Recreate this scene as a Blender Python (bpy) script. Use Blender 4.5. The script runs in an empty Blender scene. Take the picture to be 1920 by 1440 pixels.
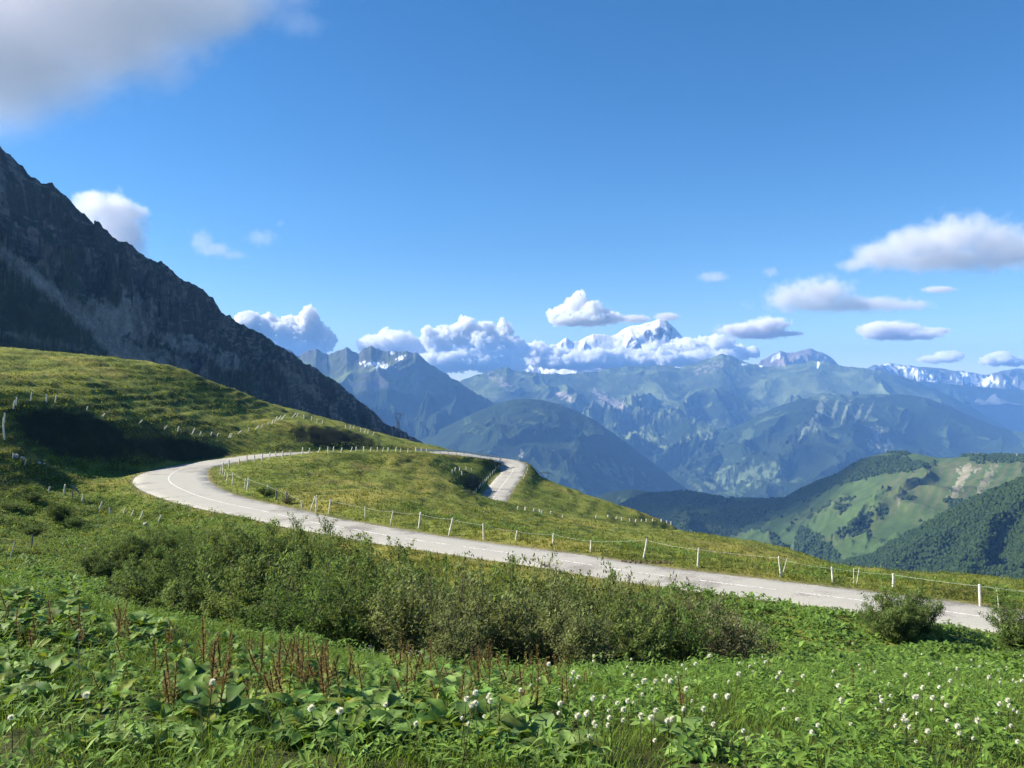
import bpy, math, random
import numpy as np
from mathutils import Vector, Matrix
S = bpy.context.scene
C = S.collection
R = math.radians
random.seed(7)
RNG = np.random.default_rng(11)

# ---------------------------------------------------------------- camera, sky, sun, exposure
F = 1560.0            # focal length in photo pixels (photo 1920 wide)
cam_d = bpy.data.cameras.new('camera')
cam = bpy.data.objects.new('camera', cam_d); C.objects.link(cam)
cam.location = (0, 0, 0); cam.rotation_euler = (R(90), 0, 0)
cam_d.sensor_fit = 'HORIZONTAL'; cam_d.sensor_width = 36.0; cam_d.lens = 36.0 * F / 1920.0
cam_d.clip_start = 0.1; cam_d.clip_end = 150000.0
S.camera = cam

SUN_AZ = -82.0       # degrees from the view direction (+y), negative = left
SUN_EL = 34.0
sd = Vector((math.sin(R(SUN_AZ)) * math.cos(R(SUN_EL)), math.cos(R(SUN_AZ)) * math.cos(R(SUN_EL)), math.sin(R(SUN_EL))))
w = bpy.data.worlds.new('World'); S.world = w; w.use_nodes = True
nt = w.node_tree; nt.nodes.clear()
sky = nt.nodes.new('ShaderNodeTexSky'); sky.sky_type = 'NISHITA'; sky.sun_disc = False
sky.sun_elevation = R(SUN_EL); sky.sun_rotation = R(SUN_AZ)
sky.altitude = 2000; sky.air_density = 1.0; sky.dust_density = 0.3; sky.ozone_density = 3.0
bg = nt.nodes.new('ShaderNodeBackground'); bg.inputs['Strength'].default_value = 0.078
out = nt.nodes.new('ShaderNodeOutputWorld')
hs = nt.nodes.new('ShaderNodeHueSaturation'); hs.inputs['Saturation'].default_value = 1.27; hs.inputs['Value'].default_value = 0.95
nt.links.new(sky.outputs[0], hs.inputs['Color']); nt.links.new(hs.outputs[0], bg.inputs[0]); nt.links.new(bg.outputs[0], out.inputs[0])
sl = bpy.data.lights.new('sun', 'SUN'); sl.energy = 5.0; sl.angle = R(0.5); sl.color = (1.0, 0.92, 0.78)
so = bpy.data.objects.new('sun', sl); C.objects.link(so)
so.rotation_euler = sd.to_track_quat('Z', 'Y').to_euler()
S.view_settings.view_transform = 'Standard'; S.view_settings.look = 'None'
S.view_settings.exposure = 1.2; S.view_settings.gamma = 1.0
S.render.engine = 'CYCLES'
cy = S.cycles
cy.use_denoising = True
try: cy.denoiser = 'OPENIMAGEDENOISE'
except Exception: pass
cy.max_bounces = 14; cy.diffuse_bounces = 3; cy.glossy_bounces = 2; cy.transmission_bounces = 4
cy.volume_bounces = 10; cy.transparent_max_bounces = 24
cy.sample_clamp_indirect = 6.0
cy.volume_step_rate = 1.0; cy.volume_max_steps = 128
cy.use_light_tree = False

# ---------------------------------------------------------------- helpers
def tag(o, label=None, cat=None, group=None, kind=None):
    if label: o['label'] = label
    if cat: o['category'] = cat
    if group: o['group'] = group
    if kind: o['kind'] = kind
    return o

def P(px, py, d):
    "photo pixel and distance -> world point"
    return ((px - 960.0) * d / F, d, (720.0 - py) * d / F)

_rs = np.random.RandomState(3)
_perm = np.concatenate([_rs.permutation(256)] * 3).astype(np.int32)
_ang = _rs.rand(256) * 2 * np.pi
_gx, _gy = np.cos(_ang), np.sin(_ang)
def pn(x, y, seed=0):
    x = np.asarray(x, float) + seed * 37.31; y = np.asarray(y, float) + seed * 17.77
    xi = np.floor(x).astype(np.int64); yi = np.floor(y).astype(np.int64)
    xf = x - xi; yf = y - yi
    xi &= 255; yi &= 255
    u = xf * xf * xf * (xf * (xf * 6 - 15) + 10); v = yf * yf * yf * (yf * (yf * 6 - 15) + 10)
    def g(a, b, dx, dy):
        h = _perm[_perm[(a & 255)] + (b & 255)]
        return _gx[h] * dx + _gy[h] * dy
    n00 = g(xi, yi, xf, yf); n10 = g(xi + 1, yi, xf - 1, yf)
    n01 = g(xi, yi + 1, xf, yf - 1); n11 = g(xi + 1, yi + 1, xf - 1, yf - 1)
    a = n00 + u * (n10 - n00); b = n01 + u * (n11 - n01)
    return (a + v * (b - a)) * 1.5
def fbm(x, y, o=5, seed=0, gain=0.5):
    s = 0; a = 1.0; f = 1.0
    for i in range(o):
        s = s + a * pn(x * f, y * f, seed + i); a *= gain; f *= 2.03
    return s
def ridged(x, y, o=6, seed=0, gain=0.55):
    s = 0; a = 1.0; f = 1.0; wt = 1.0
    for i in range(o):
        n = 1.0 - np.abs(pn(x * f, y * f, seed + i)) * 1.5
        n = np.clip(n, 0, 1) ** 2 * wt
        wt = np.clip(n * 1.7, 0, 1)
        s = s + a * n; a *= gain; f *= 2.07
    return s
def sm(a, b, x):
    t = np.clip((x - a) / (b - a), 0, 1); return t * t * (3 - 2 * t)
def interp(pts, x):
    xs = [p[0] for p in pts]; ys = [p[1] for p in pts]
    return np.interp(x, xs, ys)

def mesh_np(name, verts, faces, col=None, smooth=True, attrs=None):
    "verts (n,3); faces (m,k) constant k"
    me = bpy.data.meshes.new(name)
    n = len(verts); m, k = faces.shape; tot = np.full(m, k, np.int32)
    flat = np.ascontiguousarray(faces, np.int32).ravel()
    if k == 4:
        tri = (faces[:, 3] == faces[:, 2]) | (faces[:, 3] == faces[:, 0])
        if tri.any():
            keep = np.ones((m, 4), bool); keep[tri, 3] = False
            flat = np.ascontiguousarray(faces, np.int32)[keep]; tot[tri] = 3
    start = np.concatenate([[0], np.cumsum(tot)[:-1]]).astype(np.int32)
    me.vertices.add(n); me.vertices.foreach_set('co', np.ascontiguousarray(verts, np.float32).ravel())
    me.loops.add(len(flat)); me.loops.foreach_set('vertex_index', flat)
    me.polygons.add(m)
    me.polygons.foreach_set('loop_start', start)
    me.polygons.foreach_set('loop_total', tot)
    me.polygons.foreach_set('use_smooth', np.full(m, smooth, bool))
    me.update(calc_edges=True)
    if col is not None:
        a = me.color_attributes.new('Col', 'FLOAT_COLOR', 'POINT')
        c4 = np.ones((n, 4), np.float32); c4[:, :3] = col
        a.data.foreach_set('color', c4.ravel())
    return me
def link(name, me, mat=None, parent=None):
    o = bpy.data.objects.new(name, me); C.objects.link(o)
    if mat is not None and len(me.materials) == 0: me.materials.append(mat)
    if parent is not None: o.parent = parent
    return o
def grid_faces(nu, nv):
    i = np.arange(nu - 1)[None, :]; j = np.arange(nv - 1)[:, None]
    a = j * nu + i
    return np.stack([a, a + 1, a + nu + 1, a + nu], -1).reshape(-1, 4)

def N(nt, t, **kw):
    n = nt.nodes.new(t)
    for k, v in kw.items(): setattr(n, k, v)
    return n
def new_mat(name):
    m = bpy.data.materials.new(name); m.use_nodes = True
    m.node_tree.nodes.clear()
    return m, m.node_tree
def terrain_mat(name, scales, amp=0.35, bump=None, rough=0.95, hue=0.0):
    "vertex colour (the real cover) broken up by object-space noise at given scales (m)"
    m, t = new_mat(name)
    o = N(t, 'ShaderNodeOutputMaterial'); b = N(t, 'ShaderNodeBsdfPrincipled')
    b.inputs['Roughness'].default_value = rough; b.inputs['Specular IOR Level'].default_value = 0.1
    at = N(t, 'ShaderNodeAttribute', attribute_name='Col')
    tc = N(t, 'ShaderNodeTexCoord')
    cur = at.outputs['Color']; hs = None
    for i, s in enumerate(scales):
        n = N(t, 'ShaderNodeTexNoise'); n.inputs['Scale'].default_value = 1.0 / s
        n.inputs['Detail'].default_value = 6; n.inputs['Roughness'].default_value = 0.65
        t.links.new(tc.outputs['Object'], n.inputs['Vector'])
        mr = N(t, 'ShaderNodeMapRange'); mr.inputs['From Min'].default_value = 0.3; mr.inputs['From Max'].default_value = 0.7
        mr.inputs['To Min'].default_value = 1 - amp; mr.inputs['To Max'].default_value = 1 + amp
        t.links.new(n.outputs['Fac'], mr.inputs['Value'])
        mx = N(t, 'ShaderNodeVectorMath', operation='SCALE')
        t.links.new(cur, mx.inputs[0]); t.links.new(mr.outputs[0], mx.inputs['Scale'])
        cur = mx.outputs[0]
        hs = n
    t.links.new(cur, b.inputs['Base Color'])
    if bump:
        bp = N(t, 'ShaderNodeBump'); bp.inputs['Strength'].default_value = 1.0; bp.inputs['Distance'].default_value = bump
        t.links.new(hs.outputs['Fac'], bp.inputs['Height']); t.links.new(bp.outputs[0], b.inputs['Normal'])
    t.links.new(b.outputs[0], o.inputs[0])
    return m

GRASS = np.array([0.085, 0.115, 0.022]); GRASSY = np.array([0.13, 0.135, 0.03]); FOREST = np.array([0.022, 0.038, 0.014])
PAST = np.array([0.10, 0.15, 0.045]); ROCK = np.array([0.13, 0.125, 0.12]); SNOW = np.array([0.85, 0.87, 0.9])
def mixc(c, k, m): return c * (1 - m[..., None]) + np.asarray(k) * m[..., None]

def ridge_layer(crest, dc, df, zb, pxr, nu, nv, amp, wl, seed, prof=1.0, noise_crest=0.1, back=0.35, jag=0.0, octv=7, vn=0.75, rg=True):
    """A mountain mass as a height field on rays through the eye: crest silhouette, crest distance dc(px),
    foot distance df(px) and foot height zb(px).  Returns X, Y, Z, px, py grids (nv, nu)."""
    px = np.linspace(pxr[0], pxr[1], nu)
    pyc = interp(crest, px); D = dc(px) if callable(dc) else np.full(nu, float(dc))
    d0 = df(px) if callable(df) else np.full(nu, float(df))
    z0 = zb(px) if callable(zb) else np.full(nu, float(zb))
    zc = (720 - pyc) * D / F
    dpx = px[1] - px[0]; kk = np.arange(-int(70 / dpx), int(70 / dpx) + 1) * dpx; kw = np.exp(-(kk / 28.0) ** 2); kw /= kw.sum(); hp = len(kk) // 2
    zs = np.convolve(np.pad(zc, hp, mode='edge'), kw, mode='valid')     # the body of the mountain is smoother than its crest line
    zfull = zc; zc = zs
    nf = int(nv * vn); nb = nv - nf
    s = np.concatenate([np.linspace(0, 1, nf), 1 + np.linspace(0, 1, nb + 1)[1:] * back])[:, None]
    d = d0 + (D - d0) * s
    X = (px[None] - 960) / F * d; Y = d
    base = np.where(s <= 1, z0 + (zc - z0) * np.clip(s, 0, 1) ** prof, zc - (zc - z0) * ((s - 1) * 1.3))
    base = base + (zfull - zs)[None] * np.exp(-((s - 1.0) / 0.13) ** 2)
    env = np.where(s <= 1, np.clip(4 * s * (1.0 - s), 0, 1) ** 1.2 * (1 + 0 * s), 0.15) + noise_crest * np.abs(np.clip((1 - s) * 6, -1, 1))
    wx = X + wl * 0.25 * fbm(X / wl, Y / wl, 3, seed + 50); wy = Y + wl * 0.25 * fbm(X / wl, Y / wl, 3, seed + 60)
    nz = (ridged(wx / wl, wy / wl, octv, seed) + .25 * fbm(X / wl * .6, Y / wl * .6, 3, seed + 70)) if rg else fbm(wx / wl, wy / wl, octv, seed)
    nz = nz - np.percentile(nz, 88)
    Z = base + amp * env * nz
    jg = jag * fbm(px / 22.0, px * 0, 4, seed + 9, 0.6)
    lim = ((720 - pyc) / F)[None] * Y - 0.02 * np.abs(D - d0)[None] * np.abs(1 - s)     # nothing in front or behind tops the crest
    over = Z - lim; Z = np.where(over > 0, lim + 0.0 * over, Z)
    Z = Z - (jg / F)[None] * Y * np.exp(-((s - 1.0) / 0.035) ** 2)
    PX = np.broadcast_to(px[None], Z.shape); PY = 720 - Z / Y * F
    return X, Y, Z, PX, PY, np.broadcast_to(s, Z.shape)

def slope_of(X, Y, Z):
    "steepness 0..1 (1-nz) and normal"
    P3 = np.stack([X, Y, Z], -1)
    du = np.gradient(P3, axis=1); dv = np.gradient(P3, axis=0)
    n = np.cross(du, dv); n /= (np.linalg.norm(n, axis=-1, keepdims=True) + 1e-9)
    n[n[..., 2] < 0] *= -1
    return n
def add_layer(name, G, col, mat, label=None, kind='structure'):
    X, Y, Z = G[:3]; nv, nu = X.shape
    v = np.stack([X, Y, Z], -1).reshape(-1, 3)
    me = mesh_np(name, v, grid_faces(nu, nv), col.reshape(-1, 3))
    o = link(name, me, mat); tag(o, label, kind=kind); return o
def blob(PX, PY, x, y, rx, ry, rot=0, nz=0.5, seed=1, sc=14.0):
    "soft patch with a ragged edge, located by where it lies on the mountain"
    c, s_ = math.cos(R(rot)), math.sin(R(rot))
    dx, dy = PX - x, PY - y
    a = (dx * c + dy * s_) / rx; b = (-dx * s_ + dy * c) / ry
    r = np.sqrt(a * a + b * b) + nz * fbm(PX / sc, PY / sc, 4, seed)
    return 1 - sm(0.75, 1.05, r)
# ---------------------------------------------------------------- far country
far_mat = terrain_mat('far_slopes', [900, 160], 0.26, bump=42)
hill_mat = terrain_mat('hill_slopes', [200, 30], 0.25, bump=4)
# valley ground, one sheet to the horizon
gs = np.linspace(-1, 1, 161)
gx, gy = np.meshgrid(gs * 34000, 8100 + gs * 8900)
gz = -1180 + 60 * fbm(gx / 3000, gy / 3000, 4, 5)
gcol = mixc(np.broadcast_to(FOREST, gx.shape + (3,)), PAST, sm(-0.1, 0.3, fbm(gx / 900, gy / 900, 4, 8)))
me = mesh_np('valley_ground', np.stack([gx, gy, gz], -1).reshape(-1, 3), grid_faces(161, 161), gcol.reshape(-1, 3))
tag(link('valley_ground', me, far_mat), kind='structure')

def far_cols(G, tree_line, forest_amt=0.0, seed=1, rock=0.3, alt_noise=250):
    X, Y, Z, PX, PY, s = G
    n = slope_of(X, Y, Z); st = 1 - n[..., 2]
    f1 = fbm(X / 1500, Y / 1500, 5, seed); f2 = fbm(X / 350, Y / 350, 4, seed + 3)
    f3 = fbm(X / 120, Y / 120, 4, seed + 5)
    c = np.broadcast_to(np.array([0.075, 0.10, 0.042]), Z.shape + (3,)).copy()
    c = mixc(c, [0.14, 0.175, 0.07], sm(-0.1, 0.5, f2))
    forest = sm(0.1, -0.15, (Z - tree_line) / alt_noise - f1 * 0.9 - f2 * 0.45 - forest_amt)
    c = mixc(c, FOREST, forest)
    clr = sm(0.35, 0.5, f2 + 0.5 * f3 + 0.25 * f1) * sm(0.22, 0.1, st)       # clearings
    c = mixc(c, [0.11, 0.16, 0.06], clr * forest * 0.6)
    rk = sm(rock, rock + 0.12, st + 0.12 * f3) * (1 - forest)
    c = mixc(c, ROCK, rk)
    return c, forest, st, n

# the high snow summit, beyond the haze of the valley
crest = [(960, 700), (1000, 675), (1038, 650), (1050, 641), (1062, 633), (1072, 640), (1085, 641), (1097, 632), (1112, 626), (1130, 627), (1150, 629), (1166, 620), (1182, 611), (1200, 609), (1222, 604), (1236, 598), (1250, 601), (1262, 612), (1270, 620), (1281, 634), (1300, 650), (1350, 680), (1400, 700)]
G = ridge_layer(crest, 32000, 28000, -600, (950, 1420), 420, 170, 380, 1300, 21, prof=1.1, noise_crest=0.12, jag=1.2)
n = slope_of(*G[:3]); f3 = fbm(G[0] / 300, G[1] / 300, 4, 3)
c = np.broadcast_to(np.array([0.80, 0.80, 0.80]), G[2].shape + (3,)).copy()
c = mixc(c, [0.12, 0.12, 0.14], sm(0.52, 0.62, 1 - n[..., 2] + 0.12 * f3))
add_layer('snowy_summit', G, c, far_mat)

# rose-grey rocky peaks behind the main range
crest = [(1400, 700), (1425, 678), (1440, 668), (1452, 661), (1462, 657), (1475, 662), (1490, 660), (1505, 656), (1520, 653), (1532, 658), (1548, 664), (1560, 672), (1580, 690), (1600, 705)]
G = ridge_layer(crest, 15800, 14600, -300, (1395, 1610), 260, 130, 300, 700, 31, jag=2.0)
n = slope_of(*G[:3]); f3 = fbm(G[0] / 260, G[1] / 260, 4, 3)
c = np.broadcast_to(np.array([0.24, 0.20, 0.18]), G[2].shape + (3,)).copy()
c = mixc(c, SNOW, sm(0.50, 0.62, blob(G[3], G[4], 1452, 672, 14, 5, -40, .5, 4) + 0.4 * f3))
add_layer('rocky_peaks', G, c, far_mat)

# snow-patched range far right
crest = [(1560, 720), (1600, 700), (1640, 684), (1665, 682), (1690, 684), (1710, 686), (1740, 689), (1765, 691), (1790, 694), (1815, 697), (1835, 701), (1850, 703), (1880, 695), (1905, 692), (1935, 690), (1960, 690), (2050, 700)]
G = ridge_layer(crest, 16700, 14700, -350, (1560, 2060), 420, 170, 300, 900, 41, prof=0.9, jag=1.6)
n = slope_of(*G[:3]); f2 = fbm(G[0] / 420, G[1] / 420, 4, 6); f3 = fbm(G[0] / 160, G[1] / 160, 4, 3)
c = np.broadcast_to(np.array([0.11, 0.12, 0.12]), G[2].shape + (3,)).copy()
m = np.clip(blob(G[3], G[4], 1705, 697, 62, 10, 14, .5, 5, 9) + blob(G[3], G[4], 1748, 715, 14, 10, 20, .5, 9, 9) + blob(G[3], G[4], 1835, 712, 55, 13, 8, .6, 7, 9), 0, 1)
c = mixc(c, SNOW, sm(0.45, 0.6, m - 0.25 + 0.45 * f3 + 0.3 * f2))
add_layer('snowy_mountains', G, c, far_mat)

# blue ridge below it
crest = [(1600, 740), (1680, 716), (1740, 716), (1800, 722), (1850, 726), (1900, 730), (2000, 740), (2100, 750)]
G = ridge_layer(crest, 15200, 13600, -900, (1600, 2100), 260, 120, 380, 1500, 47, jag=0.8)
c, fo, st, n = far_cols(G, 200, 0.6, 4)
add_layer('distant_ridge', G, c, far_mat)

# main range
crest = [(830, 745), (865, 713), (885, 706), (905, 700), (930, 693), (950, 688), (965, 694), (1000, 699), (1030, 701), (1060, 702), (1090, 698), (1120, 696), (1150, 690), (1180, 687), (1220, 688), (1250, 684), (1275, 687), (1300, 683), (1325, 673), (1340, 668), (1355, 663), (1370, 667), (1385, 675), (1410, 683), (1440, 687), (1470, 686), (1500, 682), (1520, 677), (1540, 677), (1560, 682), (1590, 688), (1620, 690), (1660, 698), (1700, 709), (1740, 724), (1780, 742), (1820, 762), (1860, 785), (1900, 808), (1960, 840)]
G = ridge_layer(crest, lambda p: 13300 + 700 * np.sin(p / 170), lambda p: 8200 + 0 * p, -1150, (820, 1960), 1150, 420, 360, 2300, 3, prof=1.0, noise_crest=0.03, jag=1.4, octv=8)
X, Y, Z, PX, PY, s = G
c, fo, st, n = far_cols(G, -240, 0.05, 2, rock=0.62)
f3 = fbm(X / 90, Y / 90, 4, 3)
dark_patch = np.clip(blob(PX, PY, 1320, 760, 85, 12, -12, .5, 3) + blob(PX, PY, 1385, 733, 30, 6, -6, .4, 13), 0, 1)  # long dark patches across the slopes, just darker than the forest colour
c = mixc(c, FOREST * 0.9, dark_patch)
fields = np.clip(blob(PX, PY, 1380, 790, 85, 24, -20, .7, 23) + blob(PX, PY, 1210, 770, 110, 26, -6, .8, 24) + blob(PX, PY, 1400, 890, 90, 28, -8, .8, 25) + blob(PX, PY, 1170, 810, 90, 20, 20, .8, 26), 0, 1)
c = mixc(c, [0.16, 0.20, 0.085], fields * sm(-0.25, 0.2, fbm(X / 260, Y / 260, 4, 31)) * 0.8)
town = blob(PX, PY, 1405, 905, 55, 8, -4, .5, 33) * sm(0.15, 0.3, f3)
c = mixc(c, [0.35, 0.33, 0.31], town * 0.8)
rk = np.clip(blob(PX, PY, 1060, 742, 26, 9, 25, .6, 41, 8) + blob(PX, PY, 1145, 752, 40, 9, 25, .7, 42, 8) + blob(PX, PY, 1125, 742, 12, 8, 50, .7, 43, 8) + 0.6 * blob(PX, PY, 935, 712, 40, 8, 35, .8, 44, 8) + 0.6 * blob(PX, PY, 1325, 690, 30, 8, -20, .9, 45, 8), 0, 1)
c = mixc(c, [0.36, 0.31, 0.27], rk * sm(-0.35, 0.1, f3))
c = mixc(c, SNOW, np.clip(blob(PX, PY, 1534, 684, 2.5, 7, 10, .4, 51, 5) + blob(PX, PY, 1395, 683, 6, 2, 0, .6, 52, 5) + blob(PX, PY, 1270, 688, 6, 2, 0, .6, 54, 5) + blob(PX, PY, 1430, 686, 7, 2, 0, .6, 53, 5), 0, 1))
add_layer('mountain_range', G, c, far_mat)

# forested shoulder of the range on the right
crest = [(1180, 905), (1260, 860), (1330, 820), (1400, 790), (1450, 765), (1500, 748), (1550, 739), (1600, 741), (1650, 739), (1700, 740), (1740, 747), (1780, 762), (1820, 780), (1860, 797), (1900, 808), (1960, 814), (2100, 830)]
G = ridge_layer(crest, 10200, 7300, -1160, (1180, 2100), 900, 300, 190, 1400, 7, prof=0.8, noise_crest=0.03, jag=0.8, octv=8)
X, Y, Z, PX, PY, s = G
c, fo, st, n = far_cols(G, 600, 1.6, 9, rock=0.8)
f3 = fbm(X / 80, Y / 80, 4, 3)
c = mixc(c, [0.12, 0.16, 0.08], np.clip(blob(PX, PY, 1400, 890, 80, 24, -10, .7, 61) + .8 * blob(PX, PY, 1560, 745, 60, 6, 0, .7, 66), 0, 1) * sm(-.3, .2, f3))
gul = np.zeros_like(PX)
for (x, y, rx, ry, ro) in [(1536, 775, 7, 36, 14), (1565, 768, 4, 20, 18), (1585, 772, 4, 22, 22), (1610, 775, 4, 22, 24), (1630, 770, 3, 18, 28), (1515, 800, 5, 30, 35)]:
    gul = np.maximum(gul, blob(PX, PY, x, y, rx, ry, ro, .6, int(x), 6))
c = mixc(c, [0.22, 0.25, 0.16], gul * 0.75)
sc_ = np.maximum(blob(PX, PY, 1640, 820, 10, 24, 25, .8, 71, 7), np.maximum(blob(PX, PY, 1655, 833, 20, 10, -10, .9, 72, 7), blob(PX, PY, 1310, 893, 5, 14, 30, .6, 73, 6)))
c = mixc(c, [0.42, 0.37, 0.32], sc_ * sm(-.3, .3, f3) * .8)
add_layer('forested_shoulder', G, c, far_mat)

# range at left of the valley
crest = [(380, 640), (440, 660), (500, 640), (540, 655), (560, 668), (580, 657), (592, 653), (605, 660), (618, 665), (632, 657), (650, 651), (662, 660), (672, 663), (684, 651), (696, 648), (705, 655), (718, 656), (735, 660), (750, 659), (765, 661), (780, 662), (793, 672), (810, 684), (830, 698), (850, 710), (870, 722), (890, 736), (915, 748), (940, 762), (985, 790), (1030, 815), (1080, 850), (1130, 890)]
G = ridge_layer(crest, 9500, lambda p: 6900 + 0 * p, -1160, (380, 1130), 900, 320, 330, 1200, 13, prof=1.0, noise_crest=0.08, jag=3.2, octv=8)
X, Y, Z, PX, PY, s = G
c, fo, st, n = far_cols(G, -150, 0.25, 12, rock=0.42, alt_noise=160)
f3 = fbm(X / 70, Y / 70, 4, 3)
high = sm(705, 672, PY + 12 * fbm(PX / 30, PY / 30, 3, 8))
c = mixc(c, [0.10, 0.10, 0.10], high * sm(-.3, .3, f3 + .6 * fbm(X / 25, Y / 25, 3, 5)))
sn = np.maximum(blob(PX, PY, 752, 671, 9, 5, -25, .6, 81, 5), np.maximum(blob(PX, PY, 735, 662, 5, 3, 0, .6, 82, 5), blob(PX, PY, 705, 684, 26, 5, 8, 1.0, 83, 6)))
c = mixc(c, SNOW * 0.9, sn)
add_layer('rocky_range', G, c, far_mat)

# dark wooded dome in front of it
crest = [(700, 870), (780, 830), (830, 803), (870, 783), (905, 767), (935, 756), (960, 749), (985, 747), (1015, 750), (1045, 757), (1080, 770), (1115, 788), (1150, 812), (1190, 842), (1230, 872), (1265, 900), (1300, 925)]
G = ridge_layer(crest, 8000, 6300, -1165, (700, 1300), 560, 220, 110, 1100, 17, prof=0.7, noise_crest=0.05, jag=0.6)
c, fo, st, n = far_cols(G, 900, 3.0, 15, rock=0.9)
X, Y, Z, PX, PY, s = G
f3 = fbm(X / 80, Y / 80, 4, 3)
c = mixc(c, [0.12, 0.16, 0.08], np.clip(blob(PX, PY, 1150, 880, 60, 16, 25, .9, 88) + .6 * blob(PX, PY, 1020, 800, 30, 8, 10, 1., 89), 0, 1) * sm(-.1, .3, f3) * .7)
c = mixc(c, [0.3, 0.28, 0.25], blob(PX, PY, 978, 850, 4, 10, 20, .8, 90, 6))
add_layer('wooded_dome', G, c, far_mat)

# low dark ridge
crest = [(940, 990), (1040, 955), (1080, 941), (1110, 932), (1150, 921), (1190, 918), (1225, 924), (1260, 940), (1330, 980), (1400, 1030)]
G = ridge_layer(crest, 4700, 3900, -1000, (940, 1400), 300, 120, 90, 500, 19, prof=0.7, jag=1.2)
c, fo, st, n = far_cols(G, 900, 2.0, 15, rock=0.9)
add_layer('dark_ridge', G, c, hill_mat)

# green hill at right with wooded flanks
crest = [(1000, 1080), (1080, 1010), (1130, 965), (1180, 938), (1215, 926), (1250, 924), (1290, 921), (1330, 929), (1370, 934), (1400, 932), (1440, 934), (1470, 935), (1495, 922), (1530, 905), (1570, 890), (1590, 877), (1610, 866), (1640, 853), (1670, 849), (1700, 848), (1730, 853), (1760, 859), (1790, 858), (1820, 853), (1870, 853), (1920, 855), (2000, 850), (2150, 860)]
G = ridge_layer(crest, lambda p: interp([(1000, 3700), (1450, 3600), (1650, 3100), (1920, 2550), (2150, 2150)], p), lambda p: interp([(1000, 1700), (1600, 1650), (2150, 900)], p), lambda p: interp([(1000, -760), (1500, -560), (1700, -480), (2150, -440)], p), (1000, 2150), 1150, 460, 46, 380, 23, prof=0.95, noise_crest=0.02, jag=0.5, octv=7)
H1 = G
X, Y, Z, PX, PY, s = G
n = slope_of(X, Y, Z)
f1 = fbm(X / 400, Y / 400, 4, 91); f2 = fbm(X / 90, Y / 90, 4, 92); f3 = fbm(X / 30, Y / 30, 3, 93)
nzp = 10 * f1 + 8 * f2
# open land: crest cap and the big bowl; the rest is wood
bowl_edge_up = interp([(1380, 1000), (1440, 960), (1500, 935), (1550, 915), (1600, 900), (1660, 885), (1720, 880), (1760, 866), (1800, 862), (1920, 862), (2150, 862)], PX)
bowl_edge_dn = interp([(1380, 1040), (1430, 1035), (1480, 1060), (1500, 990), (1560, 1020), (1590, 1090), (1700, 1100), (1920, 1100), (2150, 1100)], PX)
bowl = sm(-4, 6, PY - bowl_edge_up - nzp * .6) * sm(6, -6, PY - bowl_edge_dn - nzp)
cap = blob(PX, PY, 1760, 858, 90, 15, 4, .5, 94) * sm(1675, 1700, PX + nzp)
bit = np.clip(blob(PX, PY, 1405, 936, 50, 6, 0, .4, 95) + blob(PX, PY, 1330, 955, 45, 9, -6, .7, 96) + blob(PX, PY, 1465, 1012, 34, 16, -15, .5, 97) + blob(PX, PY, 1640, 855, 60, 4, -5, .5, 98), 0, 1)
open_ = np.clip(np.maximum(np.maximum(bowl, cap), bit), 0, 1)
copse = sm(0.42, 0.62, f2 + .6 * f1) * (PY > 930) * bowl
open_ = open_ * (1 - copse * .85)
c = np.broadcast_to(FOREST * 0.9, Z.shape + (3,)).copy()
g = mixc(np.broadcast_to(np.array([0.052, 0.085, 0.024]), Z.shape + (3,)), [0.072, 0.095, 0.032], sm(-.2, .5, f2 + f1))
c = c * (1 - open_[..., None]) + g * open_[..., None]
streak = np.abs(np.sin((PX + 0.55 * PY + 6 * f2) / 7.5)) ** 3
c = mixc(c, [0.10, 0.10, 0.05], streak * sm(1640, 1700, PX) * sm(985, 930, PY) * bowl * .7)
scr = np.maximum(blob(PX, PY, 1800, 905, 9, 42, 28, .7, 99, 8), np.maximum(blob(PX, PY, 1812, 882, 20, 9, -10, .9, 100, 7), .7 * blob(PX, PY, 1850, 900, 8, 30, 30, 1.0, 101, 7)))
scr = np.maximum(scr, .8 * blob(PX, PY, 1685, 935, 4, 14, 10, 1., 104, 6))
c = mixc(c, [0.34, 0.29, 0.23], scr * bowl * (.32 + .3 * sm(-.2, .3, f3)))
open_ = open_ * 1.0
FOREST_MASK_1 = (1 - open_) * (1 - scr * bowl)
for (x, y, rx, ry) in [(1300, 924, 30, 3)]:
    c = mixc(c, [0.12, 0.15, 0.06], blob(PX, PY, x, y, rx, ry, 0, .3, 5))
add_layer('green_hill', G, c, hill_mat)

# nearer wooded spur, lower right
crest = [(1380, 1150), (1440, 1105), (1500, 1080), (1540, 1066), (1590, 1050), (1640, 1040), (1680, 1012), (1720, 992), (1760, 968), (1800, 948), (1850, 925), (1900, 903), (1960, 885), (2150, 850)]
G = ridge_layer(crest, lambda p: interp([(1380, 2250), (2150, 1350)], p), lambda p: interp([(1380, 1300), (2150, 750)], p), lambda p: interp([(1380, -560), (2150, -420)], p), (1380, 2150), 620, 260, 60, 300, 29, prof=0.9, jag=1.0, rg=True)
H2 = G
X, Y, Z, PX, PY, s = G
c = np.broadcast_to(FOREST * 0.9, Z.shape + (3,)).copy()
f1 = fbm(X / 200, Y / 200, 4, 95)
gap = sm(0.25, 0.45, f1 + .3 * fbm(X / 60, Y / 60, 3, 96)) * sm(1760, 1640, PX)
c = mixc(c, [0.085, 0.12, 0.035], gap)
FOREST_MASK_2 = 1 - gap
add_layer('wooded_spur', G, c, hill_mat)

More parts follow.
